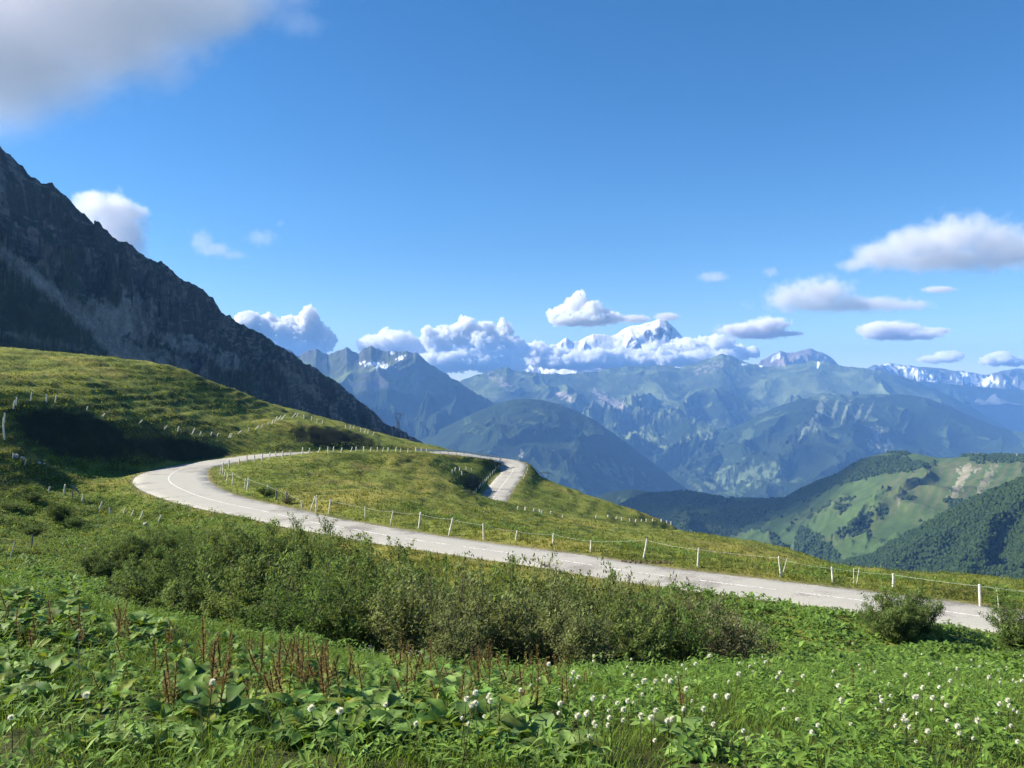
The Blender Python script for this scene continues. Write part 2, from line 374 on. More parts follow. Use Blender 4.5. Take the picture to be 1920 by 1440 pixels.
# the wood itself: crowns standing on the hill and the spur
def ico():
    t = (1 + 5 ** .5) / 2
    v = np.array([(-1, t, 0), (1, t, 0), (-1, -t, 0), (1, -t, 0), (0, -1, t), (0, 1, t), (0, -1, -t), (0, 1, -t), (t, 0, -1), (t, 0, 1), (-t, 0, -1), (-t, 0, 1)], float)
    v /= np.linalg.norm(v[0])
    f = np.array([(0, 11, 5), (0, 5, 1), (0, 1, 7), (0, 7, 10), (0, 10, 11), (1, 5, 9), (5, 11, 4), (11, 10, 2), (10, 7, 6), (7, 1, 8), (3, 9, 4), (3, 4, 2), (3, 2, 6), (3, 6, 8), (3, 8, 9), (4, 9, 5), (2, 4, 11), (6, 2, 10), (8, 6, 7), (9, 8, 1)])
    return v, f
def crowns(G, mask, n, rmin, rmax, rng, pymax=1120):
    X, Y, Z, PX, PY, s = [a.ravel() for a in G]
    p = mask.ravel() * (s <= 1.02) * (PX > 1060) * (PX < 2050) * (PY < pymax) * Y   # equal area-ish
    p = p / p.sum()
    i = rng.choice(len(p), n, p=p)
    r = rng.uniform(rmin, rmax, n)
    c = np.stack([X[i] + rng.uniform(-4, 4, n), Y[i] + rng.uniform(-6, 6, n), Z[i] + r * .35], -1)
    v, f = ico()
    rot = rng.uniform(0, 6.28, n)
    V = v[None].repeat(n, 0) * (1 + rng.uniform(-.28, .28, (n, 12, 1)))
    cs, sn = np.cos(rot)[:, None], np.sin(rot)[:, None]
    V = np.stack([V[..., 0] * cs - V[..., 1] * sn, V[..., 0] * sn + V[..., 1] * cs, V[..., 2] * 1.15], -1) * r[:, None, None] + c[:, None]
    Fc = f[None] + (np.arange(n) * 12)[:, None, None]
    col = np.array([0.024, 0.045, 0.014]) * rng.uniform(.75, 1.35, (n, 1, 1)) + rng.uniform(0, .006, (n, 1, 1)) * np.array([1, .8, 0])
    return V.reshape(-1, 3), Fc.reshape(-1, 3), np.repeat(col, 12, 1).reshape(-1, 3)
v1, f1_, c1 = crowns(H1, FOREST_MASK_1, 34000, 3.2, 6.2, RNG)
v2, f2_, c2 = crowns(H2, FOREST_MASK_2, 30000, 2.0, 3.9, RNG)
crown_mat = terrain_mat('tree_crowns', [6], 0.35, bump=1.5)
me = mesh_np('forest', np.concatenate([v1, v2]), np.concatenate([f1_, f2_ + len(v1)]), np.concatenate([c1, c2]), smooth=False)
tag(link('forest', me, crown_mat), 'dark green deciduous wood covering the hillside below the bare crest', 'forest', kind='stuff')

# ---------------------------------------------------------------- rock mountain at left
crest = [(-420, 120), (-330, 100), (-250, 110), (-150, 165), (-100, 195), (-40, 245), (0, 275), (15, 288), (30, 302), (45, 318), (60, 334), (72, 339), (84, 345), (90, 341), (97, 343), (110, 355), (130, 373), (140, 385), (160, 403), (180, 422), (196, 431), (203, 434), (215, 446), (240, 456), (262, 474), (280, 486), (294, 492), (303, 490), (320, 505), (345, 530), (358, 530), (385, 548), (400, 560), (412, 580), (430, 592), (440, 600), (470, 616), (500, 634), (530, 652), (560, 672), (590, 690), (620, 706), (650, 730), (680, 757), (700, 772), (715, 788), (735, 800), (752, 808), (770, 817), (790, 829), (805, 840), (830, 860), (880, 900)]
dcf = lambda p: interp([(-420, 760), (0, 940), (400, 1290), (600, 1460), (800, 1680), (880, 1740)], p)
zbf = lambda p: interp([(-420, 30), (0, 18), (300, -5), (560, -45), (700, -110), (800, -190), (880, -260)], p)
def dff(p):
    zc = (720 - interp(crest, p)) * dcf(p) / F
    return dcf(p) - np.maximum((zc - zbf(p)) / 0.78, 80)
G = ridge_layer(crest, dcf, dff, zbf, (-420, 880), 1150, 460, 44, 110, 37, prof=1.15, noise_crest=0.12, jag=4.0, octv=8, vn=0.8)
X, Y, Z, PX, PY, s = G
rel = (Y - dff(PX)) / (dcf(PX) - dff(PX))
# steep ribs and chimneys in the upper cliffs
rib = ridged((X + Z * .5) / 46 + .4 * fbm(X / 60, Z / 60, 3, 3), (Z) / 60.0, 6, 77) - 0.8
cl = sm(0.35, 0.6, rel + .12 * fbm(X / 90, Y / 90, 3, 5)) * sm(1.0, .93, rel)
Z = Z + cl * rib * 15 * sm(620, 350, PX)
Z = Z + cl * (ridged(X / 14, Y / 30, 4, 79) - .8) * 2.5
G = (X, Y, Z, PX, 720 - Z / Y * F, s); PY = G[4]
n = slope_of(X, Y, Z)
f1 = fbm(X / 120, Y / 120, 4, 96); f2 = fbm(X / 35, Y / 35, 4, 97); f3 = fbm(X / 9, Y / 9, 3, 98)
st = 1 - n[..., 2]
c = np.broadcast_to(np.array([0.024, 0.038, 0.013]), Z.shape + (3,)).copy()
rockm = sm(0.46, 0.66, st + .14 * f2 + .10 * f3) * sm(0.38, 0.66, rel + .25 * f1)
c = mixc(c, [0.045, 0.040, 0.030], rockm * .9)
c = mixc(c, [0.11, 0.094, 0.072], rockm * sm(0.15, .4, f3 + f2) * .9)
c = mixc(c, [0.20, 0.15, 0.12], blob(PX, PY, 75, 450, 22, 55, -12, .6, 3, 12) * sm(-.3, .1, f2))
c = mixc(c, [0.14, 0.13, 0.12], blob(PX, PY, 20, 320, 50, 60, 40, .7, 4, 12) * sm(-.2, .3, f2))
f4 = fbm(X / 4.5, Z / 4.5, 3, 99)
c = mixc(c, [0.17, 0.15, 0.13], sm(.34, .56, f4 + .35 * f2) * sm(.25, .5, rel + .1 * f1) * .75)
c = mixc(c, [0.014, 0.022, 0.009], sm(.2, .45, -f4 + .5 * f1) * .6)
# scree fans
pl = lambda pts, w: 1 - sm(.7, 1.1, np.abs(PY - interp(pts, PX)) / interp(w, PX) + .35 * fbm(PX / 12, PY / 12, 3, 6))
s1 = pl([(-50, 430), (0, 470), (60, 515), (120, 565), (170, 605), (215, 650), (260, 690)], [(-50, 12), (0, 14), (120, 16), (170, 24), (215, 30), (260, 30)]) * sm(275, 255, PX)
scr = np.maximum.reduce([s1, blob(PX, PY, 220, 600, 72, 30, 22, .55, 7, 14), blob(PX, PY, 260, 590, 34, 45, -20, .6, 10, 12), blob(PX, PY, 345, 645, 55, 18, 15, .5, 8, 12), blob(PX, PY, 425, 675, 34, 17, 10, .5, 9, 12), .8 * blob(PX, PY, 300, 672, 110, 20, 18, .7, 11, 12), .5 * blob(PX, PY, 560, 715, 80, 8, 38, .9, 12, 10), .6 * blob(PX, PY, 60, 635, 100, 6, 12, .9, 14, 10)])
c = mixc(c, np.array([0.22, 0.20, 0.17]), scr * .95)
c = mixc(c, [0.045, 0.055, 0.025], sm(.2, .5, fbm(PX / 14, PY / 9, 4, 15)) * scr * sm(255, 300, PX) * .8)
mt_mat = terrain_mat('mountain_rock', [16, 3.5], 0.42, bump=2.6)
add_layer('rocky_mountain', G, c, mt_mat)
# ---------------------------------------------------------------- near ground: one sheet through surveyed points
Wp = [  # world points x, y, z
 (-12,-8,.6),(0,-8,.2),(12,-8,.2),(-10,0,-1.4),(0,0,-1.7),(10,0,-1.9),(-22,0,-1.6),(24,0,-2.6),(40,0,-4),(-40,0,-2),
 (-4.5,7,-3.2),(0,7,-3.45),(4.5,7,-3.5),(-8.6,14,-4.5),(-4,14,-4.9),(0,14,-5.2),(5,14,-5.3),(9.5,14,-5.6),(18,14,-6.2),(-20,14,-4.2),
 (-30,20,-5),(-17,24,-5.9),(30,20,-8),(40,40,-12.2),(60,45,-14),(-50,50,-9),(-45,30,-6)]
Dp = [  # photo x, photo y, distance
 (60,1085,24),(260,1150,21),(450,1180,20),(640,1232,19),(800,1260,19),(1000,1285,19),(1200,1278,20),(1300,1262,24),(1500,1232,33),(1700,1205,38),(1900,1195,42),
 (270,1230,27),(600,1290,28),(900,1305,27),(1150,1300,27),(1300,1280,30),(300,1140,40),(600,1130,46),(900,1140,46),(1100,1140,46),(1350,1150,43),(100,1090,45),
 (30,1047,60),(-60,1020,60),(0,995,76),(120,932,102),(200,957,92),(300,988,84),(60,862,101),(20,883,96),(150,905,103),(-80,900,90),(0,850,98),(0,800,105),(0,770,111),(-100,760,105),(-100,840,95),
 (20,790,111),(60,757,118),(105,751,122),(160,762,126),(260,793,133),(360,811,144),(430,825,153),
 (48,842,107),(60,772,116.5),(110,768,120.5),(170,783,123),(260,811,129),(340,829,138),(130,822,117),(220,842,122.5),(90,812,116),(130,872,112),(180,878,115),(230,883,119),(330,867,134),(430,853,147),(480,845,153),
 (0,700,140),(150,705,142),(0,655,165),(-150,640,160),(150,667,171),(350,692,182),(450,735,192),(0,668,205),(150,685,212),(350,712,222),(450,752,222),(250,722,157),(250,762,143),(400,772,168),(430,804,159),
 (490,752,195),(525,772,192),(480,785,176),(520,786,180),(560,790,188),(560,768,240),(620,788,242),(650,798,248),(760,828,252),(800,842,245),(600,792,206),(660,803,214),(700,816,214),
 (560,841,162),(620,841,173),(680,842,185),(560,797,175),(600,801,182),(645,807,190),(690,819,198),
 (430,905,103),(460,920,95),(535,945,85),(592,960,79),(735,985,70),(906,1012,64),(1037,1024,62),(1210,1047,57),(1308,1065,54),(1462,1083,52),(1675,1105,49),(1837,1138,46),
 (480,872,127),(440,880,118),(560,857,140),(620,845,150),(700,844,161),(770,846,169),(820,853,175),(560,885,122),(620,893,128),(690,876,147),(750,876,152),(640,905,112),(560,905,106),(500,905,106),
 (700,920,101),(800,900,140),(800,940,96),(800,872,160),(870,886,172),(850,896,160),(898,917,150),(868,893,167),(902,926,165),(905,869,200.5),(882,868.5,196),(858,867,193),(890,884,188),(925,885,196),(985,903,194),(973,921,173),(963,935,160),(916,903,181),(900,960,112),(930,952,136),(1000,967,134),(1000,1000,81),(1100,1000,100),(1100,975,162),
 (1100,947,225),(1040,907,216),(1000,888,212),(1180,974,214),(1260,986,190),(1260,1010,101),(1480,1032,140),(1400,1042,91),(1620,1072,105),(1620,1088,71),(1920,1094,85),(1760,1085,92),(1920,1120,56),(2200,1120,70),
 (1000,1060,300),(1100,1130,285),(1260,1150,250),(1480,1200,205),(1620,1280,165),(1920,1300,150),(2200,1350,140),(960,900,250),(900,880,250),(960,1010,275),(800,900,290),(700,850,320),(560,800,310),(300,760,310),(0,745,310),(-200,740,300)]
cp = np.array(Wp + [P(*p) for p in Dp], float)

# road centre line (photo x, y, distance) and half widths
z_r = -12.6
RD = []
for (px, py, hl, hr) in [(2300, 1225, 2.7, 2.7), (2050, 1190, 2.7, 2.7), (1820, 1155, 2.7, 2.7), (1500, 1113, 2.7, 2.6), (1210, 1077, 2.6, 2.6), (1053, 1052, 2.6, 2.6), (907, 1032, 2.6, 2.6), (761, 1011, 2.7, 2.7), (670, 995, 2.8, 2.8), (579, 979, 2.9, 2.9), (506, 962, 3.1, 3.1), (433, 947, 3.4, 3.4), (379, 933, 3.6, 3.6), (345, 920, 4.0, 4.0), (324, 909, 4.2, 4.5), (316, 899, 4.3, 4.8), (322, 889, 4.2, 4.6), (338, 881, 3.7, 3.9), (362, 875, 3.3, 3.3), (408, 866.5, 3.0, 3.0), (455, 859.5, 2.8, 2.8), (507, 853, 2.7, 2.7)]:
    d = -z_r * F / (py - 720); RD.append((*P(px, py, d), hl, hr))
for (px, py, d) in [(600, 848.3, 161), (700, 847, 178), (770, 848, 190), (820, 849.5, 198), (860, 851.5, 204), (905, 857, 208.5), (938, 864, 211), (957, 872, 209), (962, 882, 203), (953, 896, 192), (940, 913, 178), (928, 930, 166), (916, 948, 155), (911, 957, 149)]:
    RD.append((*P(px, py, d), 3.9 if 858 < px < 962 and py < 890 else 2.8, 4.2 if 858 < px < 962 and py < 890 else 2.8))
RD = np.array(RD)
def catmull(p, n=14):
    q = np.vstack([2 * p[0] - p[1], p, 2 * p[-1] - p[-2]]); out = []
    t = np.linspace(0, 1, n, endpoint=False)[:, None]
    for i in range(1, len(q) - 2):
        a, b, c, d = q[i - 1], q[i], q[i + 1], q[i + 2]
        out.append(.5 * ((2 * b) + (-a + c) * t + (2 * a - 5 * b + 4 * c - d) * t ** 2 + (-a + 3 * b - 3 * c + d) * t ** 3))
    return np.vstack(out + [p[-1:]])
RC = catmull(RD)
for _ in range(6):      # soften kinks, in plan and in height
    RC[1:-1] = RC[1:-1] * .5 + (RC[:-2] + RC[2:]) * .25
seg = np.linalg.norm(np.diff(RC[:, :2], axis=0), axis=1); SS = np.concatenate([[0], np.cumsum(seg)])
tot = SS[-1]; sv = np.arange(0, tot, 0.6)
RC = np.stack([np.interp(sv, SS, RC[:, k]) for k in range(5)], 1); SS = sv
tg = np.gradient(RC[:, :2], axis=0); tg /= np.linalg.norm(tg, axis=1, keepdims=True)
nrm = np.stack([-tg[:, 1], tg[:, 0]], 1)     # left of travel
_i0 = int(np.argmin(np.hypot(RC[:, 0] - P(820, 849, 198)[0], RC[:, 1] - 198))); _i1 = int(np.argmin(np.hypot(RC[:, 0] - P(960, 878, 205)[0], RC[:, 1] - 205)))
_k = np.arange(len(RC)); RC = np.c_[RC, .085 * sm(_i0 - 18, _i0 + 12, _k) * sm(_i1 + 14, _i1 - 10, _k)]     # the upper hairpin is banked

def mq(p, q):
    return np.sqrt((p[:, None, 0] - q[None, :, 0]) ** 2 + (p[:, None, 1] - q[None, :, 1]) ** 2 + 9.0)
A = mq(cp, cp) + np.eye(len(cp)) * -0.6
n_ = len(cp); Pm = np.c_[np.ones(n_), cp[:, :2]]
M = np.block([[A, Pm], [Pm.T, np.zeros((3, 3))]])
sol = np.linalg.solve(M, np.concatenate([cp[:, 2], np.zeros(3)]))
rc_s = RC[::2]
def road_dist(x, y):
    "distance beyond the road edge (negative on the road), road height there"
    d = np.full(x.shape, 99.0); zz = np.zeros(x.shape)
    near = (y > 20) & (y < 240) & (x > -75) & (x < 75)
    ii = np.nonzero(near)[0]
    for k in range(0, len(ii), 20000):
        i = ii[k:k + 20000]
        dx = x[i, None] - rc_s[None, :, 0]; dy = y[i, None] - rc_s[None, :, 1]
        D = dx * dx + dy * dy; j = D.argmin(1)
        nn = nrm[::2][j]; side = (x[i] - rc_s[j, 0]) * nn[:, 0] + (y[i] - rc_s[j, 1]) * nn[:, 1]
        hw = np.where(side > 0, rc_s[j, 3], rc_s[j, 4])
        d[i] = np.sqrt(D[np.arange(len(i)), j]) - hw; zz[i] = rc_s[j, 2] + rc_s[j, 5] * np.clip(side, -hw - .8, hw + .8)
    return d, zz
def H(x, y, detail=True):
    x = np.atleast_1d(np.asarray(x, float)).ravel(); y = np.atleast_1d(np.asarray(y, float)).ravel()
    z = np.empty_like(x); q = np.stack([x, y], 1)
    for k in range(0, len(x), 40000):
        z[k:k + 40000] = mq(q[k:k + 40000], cp) @ sol[:n_] + sol[n_] + q[k:k + 40000] @ sol[n_ + 1:]
    rd, rz = road_dist(x, y)
    if detail:
        amp = sm(5, 60, y) * (1 - .9 * sm(14, 3, rd) * sm(90, 140, y))
        z = z + amp * (0.35 * fbm(x / 24, y / 24, 3, 4) + 0.30 * fbm(x / 7, y / 7, 3, 5)) + (.35 + .65 * amp) * 0.13 * fbm(x / 1.9, y / 1.9, 3, 6)
        z = z + amp * sm(70, 110, y) * .09 * np.sin(z * 5.2 + 2.5 * fbm(x / 9, y / 9, 2, 8))      # cattle tracks along the slope
    t = sm(0.5, 4.2, rd)
    z = (rz - 0.12 + 0.14 * sm(-0.5, .1, rd) - .1 * sm(.4, 1.2, rd)) * (1 - t) + z * t
    return z
def rdist(x, y):
    return road_dist(np.atleast_1d(np.asarray(x, float)), np.atleast_1d(np.asarray(y, float)))[0]

NU, NV = 760, 760
tt = np.linspace(-1.25, 1.25, NU)[None, :]; vv = np.exp(np.linspace(math.log(3.0), math.log(345.0), NV))[:, None] - 10
Xn = tt * (vv + 14.0) * (0.75 + 0 * vv); Yn = vv + 0 * tt
Zn = H(Xn, Yn).reshape(Xn.shape)
RDn = rdist(Xn.ravel(), Yn.ravel()).reshape(Xn.shape)
PXn = 960 + Xn / np.maximum(Yn, 1) * F; PYn = 720 - Zn / np.maximum(Yn, 1) * F
# cover
f1 = fbm(Xn / 22, Yn / 22, 4, 201); f2 = fbm(Xn / 5, Yn / 5, 4, 202); f3 = fbm(Xn / 1.3, Yn / 1.3, 3, 203)
c = np.broadcast_to(np.array([0.15, 0.175, 0.034]), Zn.shape + (3,)).copy()
c = mixc(c, [0.21, 0.195, 0.045], sm(-.1, .6, f1 + .3 * f2))
c = mixc(c, [0.045, 0.075, 0.016], sm(.15, .55, f2 - .3 * f1 + .3 * f3) * .75)
c = mixc(c, [0.13, 0.10, 0.04], sm(.45, .8, fbm(Xn / 9, Yn / 9, 4, 204) + .3 * f3) * .5)
lush = sm(120, 70, Yn) * sm(-22, -30, Xn) + sm(26, 20, Yn)
c = mixc(c, [0.045, 0.085, 0.015], np.clip(lush, 0, 1) * .5)
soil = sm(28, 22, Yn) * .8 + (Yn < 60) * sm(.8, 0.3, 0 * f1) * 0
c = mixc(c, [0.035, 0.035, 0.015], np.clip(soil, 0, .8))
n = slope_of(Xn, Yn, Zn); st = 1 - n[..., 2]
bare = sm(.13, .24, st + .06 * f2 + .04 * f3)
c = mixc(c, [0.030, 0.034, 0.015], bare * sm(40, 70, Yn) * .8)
cut_shade = blob(PXn, PYn, 140, 815, 125, 48, 14, .12, 77, 14) + blob(PXn, PYn, 340, 845, 110, 24, 6, .14, 78, 14) + blob(PXn, PYn, 628, 823, 95, 20, 8, .3, 79, 20) + blob(PXn, PYn, 882, 915, 22, 22, 40, .4, 80, 12)  # dark earth on the cut banks, deepened by shade put into the colour
cut_shade = np.clip(cut_shade, 0, 1) * (Yn > 90) * sm(.02, .05, st)
c = mixc(c, [0.020, 0.023, 0.011], cut_shade * .97)
verge = sm(1.6, 0.2, RDn + .5 * f3)
c = mixc(c, [0.15, 0.13, 0.06], verge * .6)
grit = sm(.35, -.1, RDn + .25 * f3)
c = mixc(c, [0.22, 0.20, 0.16], grit * .8)
ground_mat = terrain_mat('meadow_ground', [2.5, 0.35], 0.30, bump=0.12)
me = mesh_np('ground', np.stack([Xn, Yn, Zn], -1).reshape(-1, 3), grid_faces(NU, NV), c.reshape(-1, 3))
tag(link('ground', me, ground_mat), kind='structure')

def on_ground(px, py, d0=6.0, d1=260.0, last=False):
    "first place where the sight line through a photo point meets the ground"
    d = np.exp(np.linspace(math.log(d0), math.log(d1), 700)); x = (px - 960) * d / F; z = (720 - py) * d / F
    h = H(x, d, detail=False); k = np.nonzero(h > z)[0]
    if len(k) == 0: k = [int(np.argmax((h - z) / d))]
    i = k[0]; return float(x[i]), float(d[i])
_cache = {}
# ---------------------------------------------------------------- road
def ribbon(name, offs, zoff, mat, s0=0, s1=1e9, colf=None, crown=0.05):
    k = (SS >= s0) & (SS <= s1); r = RC[k]; nn = nrm[k]
    cols = []
    for o in offs(r): 
        o = np.broadcast_to(o, (len(r),))
        cols.append(np.stack([r[:, 0] + nn[:, 0] * o, r[:, 1] + nn[:, 1] * o, r[:, 2] + zoff(o, r)], 1))
    V = np.stack(cols, 1)
    me = mesh_np(name, V.reshape(-1, 3), grid_faces(V.shape[1], V.shape[0])[:, ::-1], None)
    return link(name, me, mat)
m, t = new_mat('worn_asphalt'); asphalt = m
o_ = N(t, 'ShaderNodeOutputMaterial'); b_ = N(t, 'ShaderNodeBsdfPrincipled'); b_.inputs['Roughness'].default_value = .9
b_.inputs['Specular IOR Level'].default_value = .15
tc = N(t, 'ShaderNodeTexCoord'); n1 = N(t, 'ShaderNodeTexNoise'); n1.inputs['Scale'].default_value = .35; n1.inputs['Detail'].default_value = 8; n1.inputs['Roughness'].default_value = .6
n2 = N(t, 'ShaderNodeTexNoise'); n2.inputs['Scale'].default_value = 9; n2.inputs['Detail'].default_value = 6
t.links.new(tc.outputs['Object'], n1.inputs['Vector']); t.links.new(tc.outputs['Object'], n2.inputs['Vector'])
mx = N(t, 'ShaderNodeMath', operation='ADD'); t.links.new(n1.outputs['Fac'], mx.inputs[0]); t.links.new(n2.outputs['Fac'], mx.inputs[1])
cr = N(t, 'ShaderNodeValToRGB'); cr.color_ramp.elements[0].position = .75; cr.color_ramp.elements[0].color = (.23, .215, .19, 1)
cr.color_ramp.elements[1].position = 1.2; cr.color_ramp.elements[1].color = (.44, .425, .375, 1)
e = cr.color_ramp.elements.new(1.0); e.color = (.355, .345, .30, 1)
hf_ = N(t, 'ShaderNodeMath', operation='MULTIPLY'); hf_.inputs[1].default_value = 1.0
n3 = N(t, 'ShaderNodeTexNoise'); n3.inputs['Scale'].default_value = .11; n3.inputs['Detail'].default_value = 3; t.links.new(tc.outputs['Object'], n3.inputs['Vector'])
r3 = N(t, 'ShaderNodeMapRange'); r3.inputs['From Min'].default_value = .52; r3.inputs['From Max'].default_value = .56; r3.inputs['To Min'].default_value = 0; r3.inputs['To Max'].default_value = -.13
t.links.new(n3.outputs['Fac'], r3.inputs['Value']); ad = N(t, 'ShaderNodeMath', operation='ADD'); t.links.new(mx.outputs[0], ad.inputs[0]); t.links.new(r3.outputs[0], ad.inputs[1])
t.links.new(ad.outputs[0], cr.inputs['Fac']); t.links.new(cr.outputs[0], b_.inputs['Base Color']); t.links.new(b_.outputs[0], o_.inputs[0])
jl = .18 * fbm(SS / 2.2, SS * 0, 3, 301); jr = .18 * fbm(SS / 2.2, SS * 0, 3, 302)
def full(r):
    hl = r[:, 3] + jl[:len(r)]; hr = r[:, 4] + jr[:len(r)]
    return [hl + .25, hl, hl * .66, hl * .33, 0, -hr * .33, -hr * .66, -hr, -hr - .25]
def zr(o, r):
    a = np.abs(o); e = np.where(o > 0, r[:, 3], r[:, 4])
    return r[:, 5] * o + 0.06 * (1 - (a / e) ** 2) - np.where(a > e + .22, 0.35, 0)
tag(ribbon('road', full, zr, asphalt), kind='structure')
m, t = new_mat('road_paint'); paint = m
o_ = N(t, 'ShaderNodeOutputMaterial'); b_ = N(t, 'ShaderNodeBsdfPrincipled'); b_.inputs['Roughness'].default_value = .7
n1 = N(t, 'ShaderNodeTexNoise'); n1.inputs['Scale'].default_value = 6; n1.inputs['Detail'].default_value = 6
tc = N(t, 'ShaderNodeTexCoord'); t.links.new(tc.outputs['Object'], n1.inputs['Vector'])
cr = N(t, 'ShaderNodeValToRGB'); cr.color_ramp.elements[0].position = .40; cr.color_ramp.elements[0].color = (.30, .28, .25, 1); cr.color_ramp.elements[1].position = .52; cr.color_ramp.elements[1].color = (.68, .66, .60, 1)
t.links.new(n1.outputs['Fac'], cr.inputs['Fac']); t.links.new(cr.outputs[0], b_.inputs['Base Color']); t.links.new(b_.outputs[0], o_.inputs[0])
# solid round the hairpins, dashes on the straight
def s_of(px, py, d): 
    p = P(px, py, d); return SS[((RC[:, 0] - p[0]) ** 2 + (RC[:, 1] - p[1]) ** 2).argmin()]
sA = s_of(506, 962, 81); sB = s_of(507, 853, 148); sC = s_of(905, 857, 205)
marks = []
q = 2.0
while q < sA: marks.append((q, min(q + 5.2, sA))); q += 6.3
marks.append((sA + .6, sB)); marks.append((sC - 12, 1e9))
q = sB + 1.5
while q < sC - 14: marks.append((q, q + 5.2)); q += 6.3
LV = []; LF = []; nv0 = 0
for (a, b) in marks:
    k = (SS >= a) & (SS <= b); r = RC[k]; nn = nrm[k]
    if len(r) < 2: continue
    for o in (.075, -.075):
        pass
    V = np.stack([np.stack([r[:, 0] + nn[:, 0] * o, r[:, 1] + nn[:, 1] * o, r[:, 2] + .068], 1) for o in (.085, -.085)], 1)
    LV.append(V.reshape(-1, 3)); LF.append(grid_faces(2, len(r))[:, ::-1] + nv0); nv0 += len(r) * 2
me = mesh_np('road_marking', np.concatenate(LV), np.concatenate(LF)); tag(link('road_marking', me, paint), kind='structure')
# ---------------------------------------------------------------- plants
def leaf_mat(name, trans=0.35, rough=0.5, spec=0.25, var=0.25, scale=3.0):
    m, t = new_mat(name)
    o = N(t, 'ShaderNodeOutputMaterial'); b = N(t, 'ShaderNodeBsdfPrincipled'); b.inputs['Roughness'].default_value = rough
    b.inputs['Specular IOR Level'].default_value = spec
    at = N(t, 'ShaderNodeAttribute', attribute_name='Col'); tc = N(t, 'ShaderNodeTexCoord'); n = N(t, 'ShaderNodeTexNoise')
    n.inputs['Scale'].default_value = scale; n.inputs['Detail'].default_value = 4
    t.links.new(tc.outputs['Object'], n.inputs['Vector'])
    mr = N(t, 'ShaderNodeMapRange'); mr.inputs['From Min'].default_value = .3; mr.inputs['From Max'].default_value = .7
    mr.inputs['To Min'].default_value = 1 - var; mr.inputs['To Max'].default_value = 1 + var
    t.links.new(n.outputs['Fac'], mr.inputs['Value'])
    s = N(t, 'ShaderNodeVectorMath', operation='SCALE'); t.links.new(at.outputs['Color'], s.inputs[0]); t.links.new(mr.outputs[0], s.inputs['Scale'])
    t.links.new(s.outputs[0], b.inputs['Base Color'])
    tr = N(t, 'ShaderNodeBsdfTranslucent'); g = N(t, 'ShaderNodeVectorMath', operation='MULTIPLY'); g.inputs[1].default_value = (1.25, 1.2, .5)
    t.links.new(s.outputs[0], g.inputs[0]); t.links.new(g.outputs[0], tr.inputs['Color'])
    mx = N(t, 'ShaderNodeMixShader'); mx.inputs[0].default_value = trans
    t.links.new(b.outputs[0], mx.inputs[1]); t.links.new(tr.outputs[0], mx.inputs[2]); t.links.new(mx.outputs[0], o.inputs[0])
    return m
M_leaf = leaf_mat('broad_leaf', .36, .55, .18, .35, 9.0); M_grass = leaf_mat('grass_blade', .42, .7, .08); M_shrub = leaf_mat('willow_leaf', .32, .75, .05, .35, 1.5)
M_stalk = leaf_mat('dry_stalk', .15, .8, .1); M_white = leaf_mat('white_down', .35, .8, .1, .05)
def plain(name, col, rough=.8, var=.25, scale=8, metal=0, bump=0):
    m, t = new_mat(name); o = N(t, 'ShaderNodeOutputMaterial'); b = N(t, 'ShaderNodeBsdfPrincipled')
    b.inputs['Roughness'].default_value = rough; b.inputs['Metallic'].default_value = metal; b.inputs['Specular IOR Level'].default_value = .2
    tc = N(t, 'ShaderNodeTexCoord'); n = N(t, 'ShaderNodeTexNoise'); n.inputs['Scale'].default_value = scale; n.inputs['Detail'].default_value = 5
    t.links.new(tc.outputs['Object'], n.inputs['Vector'])
    cr = N(t, 'ShaderNodeValToRGB'); cr.color_ramp.elements[0].position = .3; cr.color_ramp.elements[1].position = .7
    cr.color_ramp.elements[0].color = tuple(x * (1 - var) for x in col) + (1,); cr.color_ramp.elements[1].color = tuple(min(1, x * (1 + var)) for x in col) + (1,)
    t.links.new(n.outputs['Fac'], cr.inputs['Fac']); t.links.new(cr.outputs[0], b.inputs['Base Color'])
    if bump:
        bp = N(t, 'ShaderNodeBump'); bp.inputs['Distance'].default_value = bump; t.links.new(n.outputs['Fac'], bp.inputs['Height']); t.links.new(bp.outputs[0], b.inputs['Normal'])
    t.links.new(b.outputs[0], o.inputs[0]); return m
M_bark = plain('bark', (.09, .07, .05), .9, .4, 12)

